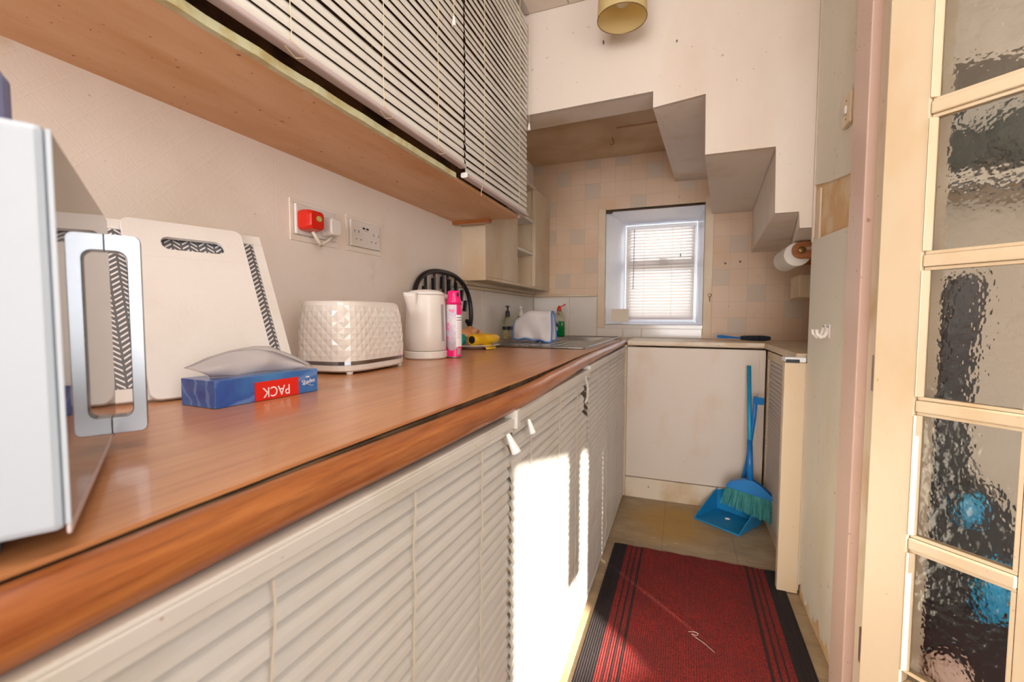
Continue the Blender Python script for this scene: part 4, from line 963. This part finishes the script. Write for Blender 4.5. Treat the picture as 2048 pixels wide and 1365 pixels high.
# cabin hook on architrave, ceiling hook
ch = thing('cabin_hook', 'small tarnished eye hook on the right window architrave', 'hook', (.150, YB - .011, 1.165))
G().tube([(.009 * math.cos(a), -.003, .009 * math.sin(a)) for a in [2 * PI * k / 14 for k in range(14)]], .0025, 6, True).o('eye', M['brass'], ch)
G().tube([(0, -.003, -.010), (.001, -.003, -.04)], [.004, .002], 6).o('shank', M['brass'], ch)
tag(G().tube([(0, 0, 0), (0, 0, -.012), (.008, 0, -.024), (.006, 0, -.038), (-.006, 0, -.042), (-.014, 0, -.034)], .002, 6).o('ceiling_hook', M['brass'], loc=(-.40, 2.66, 2.0615)), 'metal cup hook in the nook ceiling', 'hook')
for i, (px, pz) in enumerate(((-.325, 2.14), (-.045, 2.095))):
    tag(G().tube([(0, 0, 0), (.001, -.012, .006 * (1 - 2 * i))], .0025, 6).o('wall_nail', M['text'], loc=(px, YS - .0005, pz)), ('short dark nail in the stair wall left of the lampshade', 'short dark nail in the stair wall right of the lampshade')[i], 'nail')
for i, (px, pz) in enumerate(((.232, 1.355), (.312, 1.362))):
    tag(G().lathe([(.006, 0), (.005, .003)], 10).o('screw_plug', M['text'], loc=(px, YB - .0005, pz)), ('dark screw plug in the back wall, left of a pair right of the window', 'dark screw plug in the back wall, right of a pair right of the window')[i], 'screw').rotation_euler = (PI / 2, 0, 0)

# ================================================================ LAMPSHADE
la = thing('pendant_lamp', 'yellowed cream drum shade with a bulb, hanging in front of the stair wall', 'lamp', (-.228, 1.70, 2.103))
G().lathe([(.0875, 0), (.080, .17), (.0785, .17), (.0860, .0), (.0875, 0)], 44, cap=False).o('shade', M['shade'], la, smooth=True)
G().tube([(.0868 * math.cos(a), .0868 * math.sin(a), 0) for a in [2 * PI * k / 40 for k in range(40)]], .0014, 6, True).o('rim_wire', M['brass'], la)
G().lathe([(.001, .045), (.018, .049), (.030, .065), (.033, .085), (.024, .112), (.016, .130), (.016, .15), (.001, .152)], 24).o('bulb', M['bulb'], la, smooth=True)
G().tube([(0, 0, .152), (0, 0, .224)], .004, 8).o('flex', M['white'], la)

# ================================================================ BROOM AND DUSTPAN
bm_ = thing('broom', 'turquoise broom with teal bristles, standing in the corner over the dustpan', 'broom', (.326, 2.42, .232), math.radians(-14))
top = Vector((-.038, .140, .552))
G().tube([(0, 0, .0), tuple(top * .35)], [.014, .0125], 12).o('socket_tube', M['blue'], bm_, smooth=True)
G().tube([tuple(top * .08), tuple(top)], [.0105, .0105], 14).o('pole', M['broomblue'], bm_, smooth=True)
G().tube([tuple(top * .345), tuple(top * .352)], .0128, 12).o('collar', M['panblue'], bm_)
G().prism([(-.105, -.035), (-.09, -.018), (-.05, .0), (-.015, .008), (.015, .008), (.05, -.012), (.09, -.045), (.115, -.065), (.11, -.075), (-.104, -.045)], 'y', -.018, .018).o('head', M['blue'], bm_, bevel=.003)
def brst():
    g = G(); random.seed(4)
    for i in range(64):
        t = i / 63; xa = -.102 + .212 * t; za = -.045 - .030 * t; xb = -.125 + .24 * t + random.uniform(-.004, .004); zb_ = -.128 - .058 * t + random.uniform(-.004, .004)
        for yy in (-.014, -.005, .005, .014):
            y0 = yy; y1 = yy * 1.7 + random.uniform(-.003, .003)
            g.add([(xa - .002, y0, za), (xa + .002, y0, za), (xa, y0 + .003, za), (xb - .002, y1, zb_), (xb + .002, y1, zb_), (xb, y1 + .003, zb_)], [(0, 1, 4, 3), (1, 2, 5, 4), (2, 0, 3, 5), (3, 4, 5)])
    o = g.o('bristles', M['bristle'], bm_); o['kind'] = 'stuff'
brst()
dp = thing('dustpan', 'blue long-handled dustpan on the floor in the far right corner', 'dustpan', (.245, 2.47, .0015), math.radians(-33))
# local: opening towards -y, back at +y
G().prism(rrect(-.115, .115, -.125, .09, .012, 3), 'z', 0, .004).o('pan_floor', M['panblue'], dp)
g = G()
for sx in (-1, 1):
    pr = [(-.125, .004), (-.125, .010), (-.06, .045), (.0, .075), (.05, .10), (.088, .115), (.088, .004)]
    a, b = sorted((sx * .112, sx * .117)); g.prism(pr, 'x', a, b)
g.o('side_walls', M['panblue'], dp, bevel=.001)
G().prism([(-.111, .0045), (.111, .0045), (.111, .105), (.06, .128), (0, .136), (-.06, .128), (-.111, .105)], 'y', .080, .086).o('back_wall', M['panblue'], dp)
box('front_lip', (-.118, .118, -.130, -.1255, 0, .008), M['panblue'], dp, bevel=.001)
G().tube([(-.01, .088, .03), (-.0, .10, .12), (.04, .085, .30), (.075, .06, .52), (.085, .055, .64)], [.012, .012, .010, .010, .010], 12).o('pole', M['blue'], dp, smooth=True)
G().prism(rrect(.075, .125, .605, .64, .006, 3), 'y', .046, .052).o('hanging_tab', M['blue'], dp)
tag(lump('fluff', M['white'], None, (.235, 2.46, .0115), .012, .005, .005, 3), 'small scrap of white fluff lying in the dustpan', 'fluff')

# ================================================================ RUG
rg = thing('rug', 'red ribbed runner rug with black borders', 'rug', (.0565, 1.30, 0), math.radians(-.3))
G().prism([(-.326, -1.3), (.326, -1.3)] + [(.326 - .652 * i / 20, .722 + .003 * math.sin(i * 2.1)) for i in range(21)], 'z', .0008, .0065).o('pile', M['rug'], rg, bevel=.001, seg=1)
th_ = thing('thread', 'fine pale thread curled on the red rug', 'thread', (.07, 1.50, .0075))
G().tube([(-.03, .02, 0), (-.012, .024, .001), (.0, .018, .002), (-.004, .008, .001), (-.02, .012, 0), (-.01, .0, .001), (.02, -.022, 0), (.045, -.05, 0)], .0006, 4).o('strand', M['cable'], th_)

# ================================================================ HALL CONTENTS (through the obscure glass)
vc = thing('vacuum_cleaner', 'dark upright vacuum cleaner with blue parts, blurred behind the door glass', 'vacuum cleaner', (.755, 1.62, 0))
G().loft([[(x + ox, y, z) for x, y in rrect(-.11 * s_, .11 * s_, -.09, .09, .03, 3)] for z, s_, ox in ((.02, 1.1, 0), (.10, 1.1, 0), (.28, 1, 0), (.50, .9, -.02), (.58, .6, -.03))]).o('body', M['blackfab'], vc, bevel=.003)
G().loft([[(x + ox, y, z) for x, y in rrect(-.045 * s_, .045 * s_, -.03, .03, .02, 3)] for z, s_, ox in ((.58, 1, -.035), (.75, .95, -.045), (.95, 1.0, -.040), (1.10, 1.05, -.028), (1.15, .7, -.02))]).o('handle_column', M['blackfab'], vc, bevel=.003)
lump('blue_cap', M['broomblue'], vc, (-.03, -.10, .52), .030, .02, .05, 1, .2)
lump('blue_bin', M['broomblue'], vc, (.03, -.105, .31), .045, .03, .09, 4, .3)
lump('white_wheel', M['bulbwhite'], vc, (-.07, -.12, .075), .055, .03, .045, 6, .3)
hs_ = thing('wall_shelf', 'hall shelf with dark green coats, blurred behind the upper door glass', 'shelf', (.52, 1.75, 1.40))
for z in (.045, .41): box('board', (.01, .75, .05, .34, z, z + .03), M['hallwall'], hs_)
box('dark_line', (.01, .75, .045, .05, .03, .044), M['blackfab'], hs_)
lump('coat', M['hallcoat'], hs_, (.22, .16, .17), .15, .08, .09, 3, .4); lump('coat', M['hallcoat'], hs_, (.18, .16, .30), .11, .08, .08, 8, .4); lump('coat', M['hallcoat'], hs_, (.52, .16, .20), .16, .08, .10, 5, .4)
mb = thing('storage_bag', 'maroon bag on the hall floor behind the lowest pane', 'bag', (1.0, 1.62, 0)); lump('bag_body', M['maroon'], mb, (0, 0, .12), .09, .07, .15, 9, .35)

# small pieces belong to the part they sit on (same local frame)
def under(root, part, kids):
    p = next((c for c in root.children if c.name.split('.')[0] == part), None)
    for c in list(root.children):
        if c is not p and c.name.split('.')[0] in kids: c.parent = p
under(s2, 'face_plate', ('usb_port', 'rocker_switch', 'pin_hole', 'switch_mark', 'lettering'))
under(mw, 'handle', ('handle_inner_lip',)); under(sc_, 'body', ('lower_pink_band', 'upper_pink_panel', 'text_panel', 'heading_line', 'ingredients_block', 'text_line', 'orchid'))
under(ts, 'carton', ('label_patch', 'pack_lettering', 'brand_lettering', 'small_mark', 'swirl_mark')); under(rp, 'body', ('badge',))
under(lc, 'post', ('post_cap', 'magnetic_catch', 'side_strip')); under(ls, 'plate', ('rocker', 'screw')); under(la, 'shade', ('rim_wire',))
under(wl_, 'upper_bottle', ('orange_badge',)); under(rh, 'near_bracket', ('spindle_knob',)); under(sb, 'bottle', ('flower_label', 'black_band')); under(ke, 'jug', ('water_gauge', 'spout'))
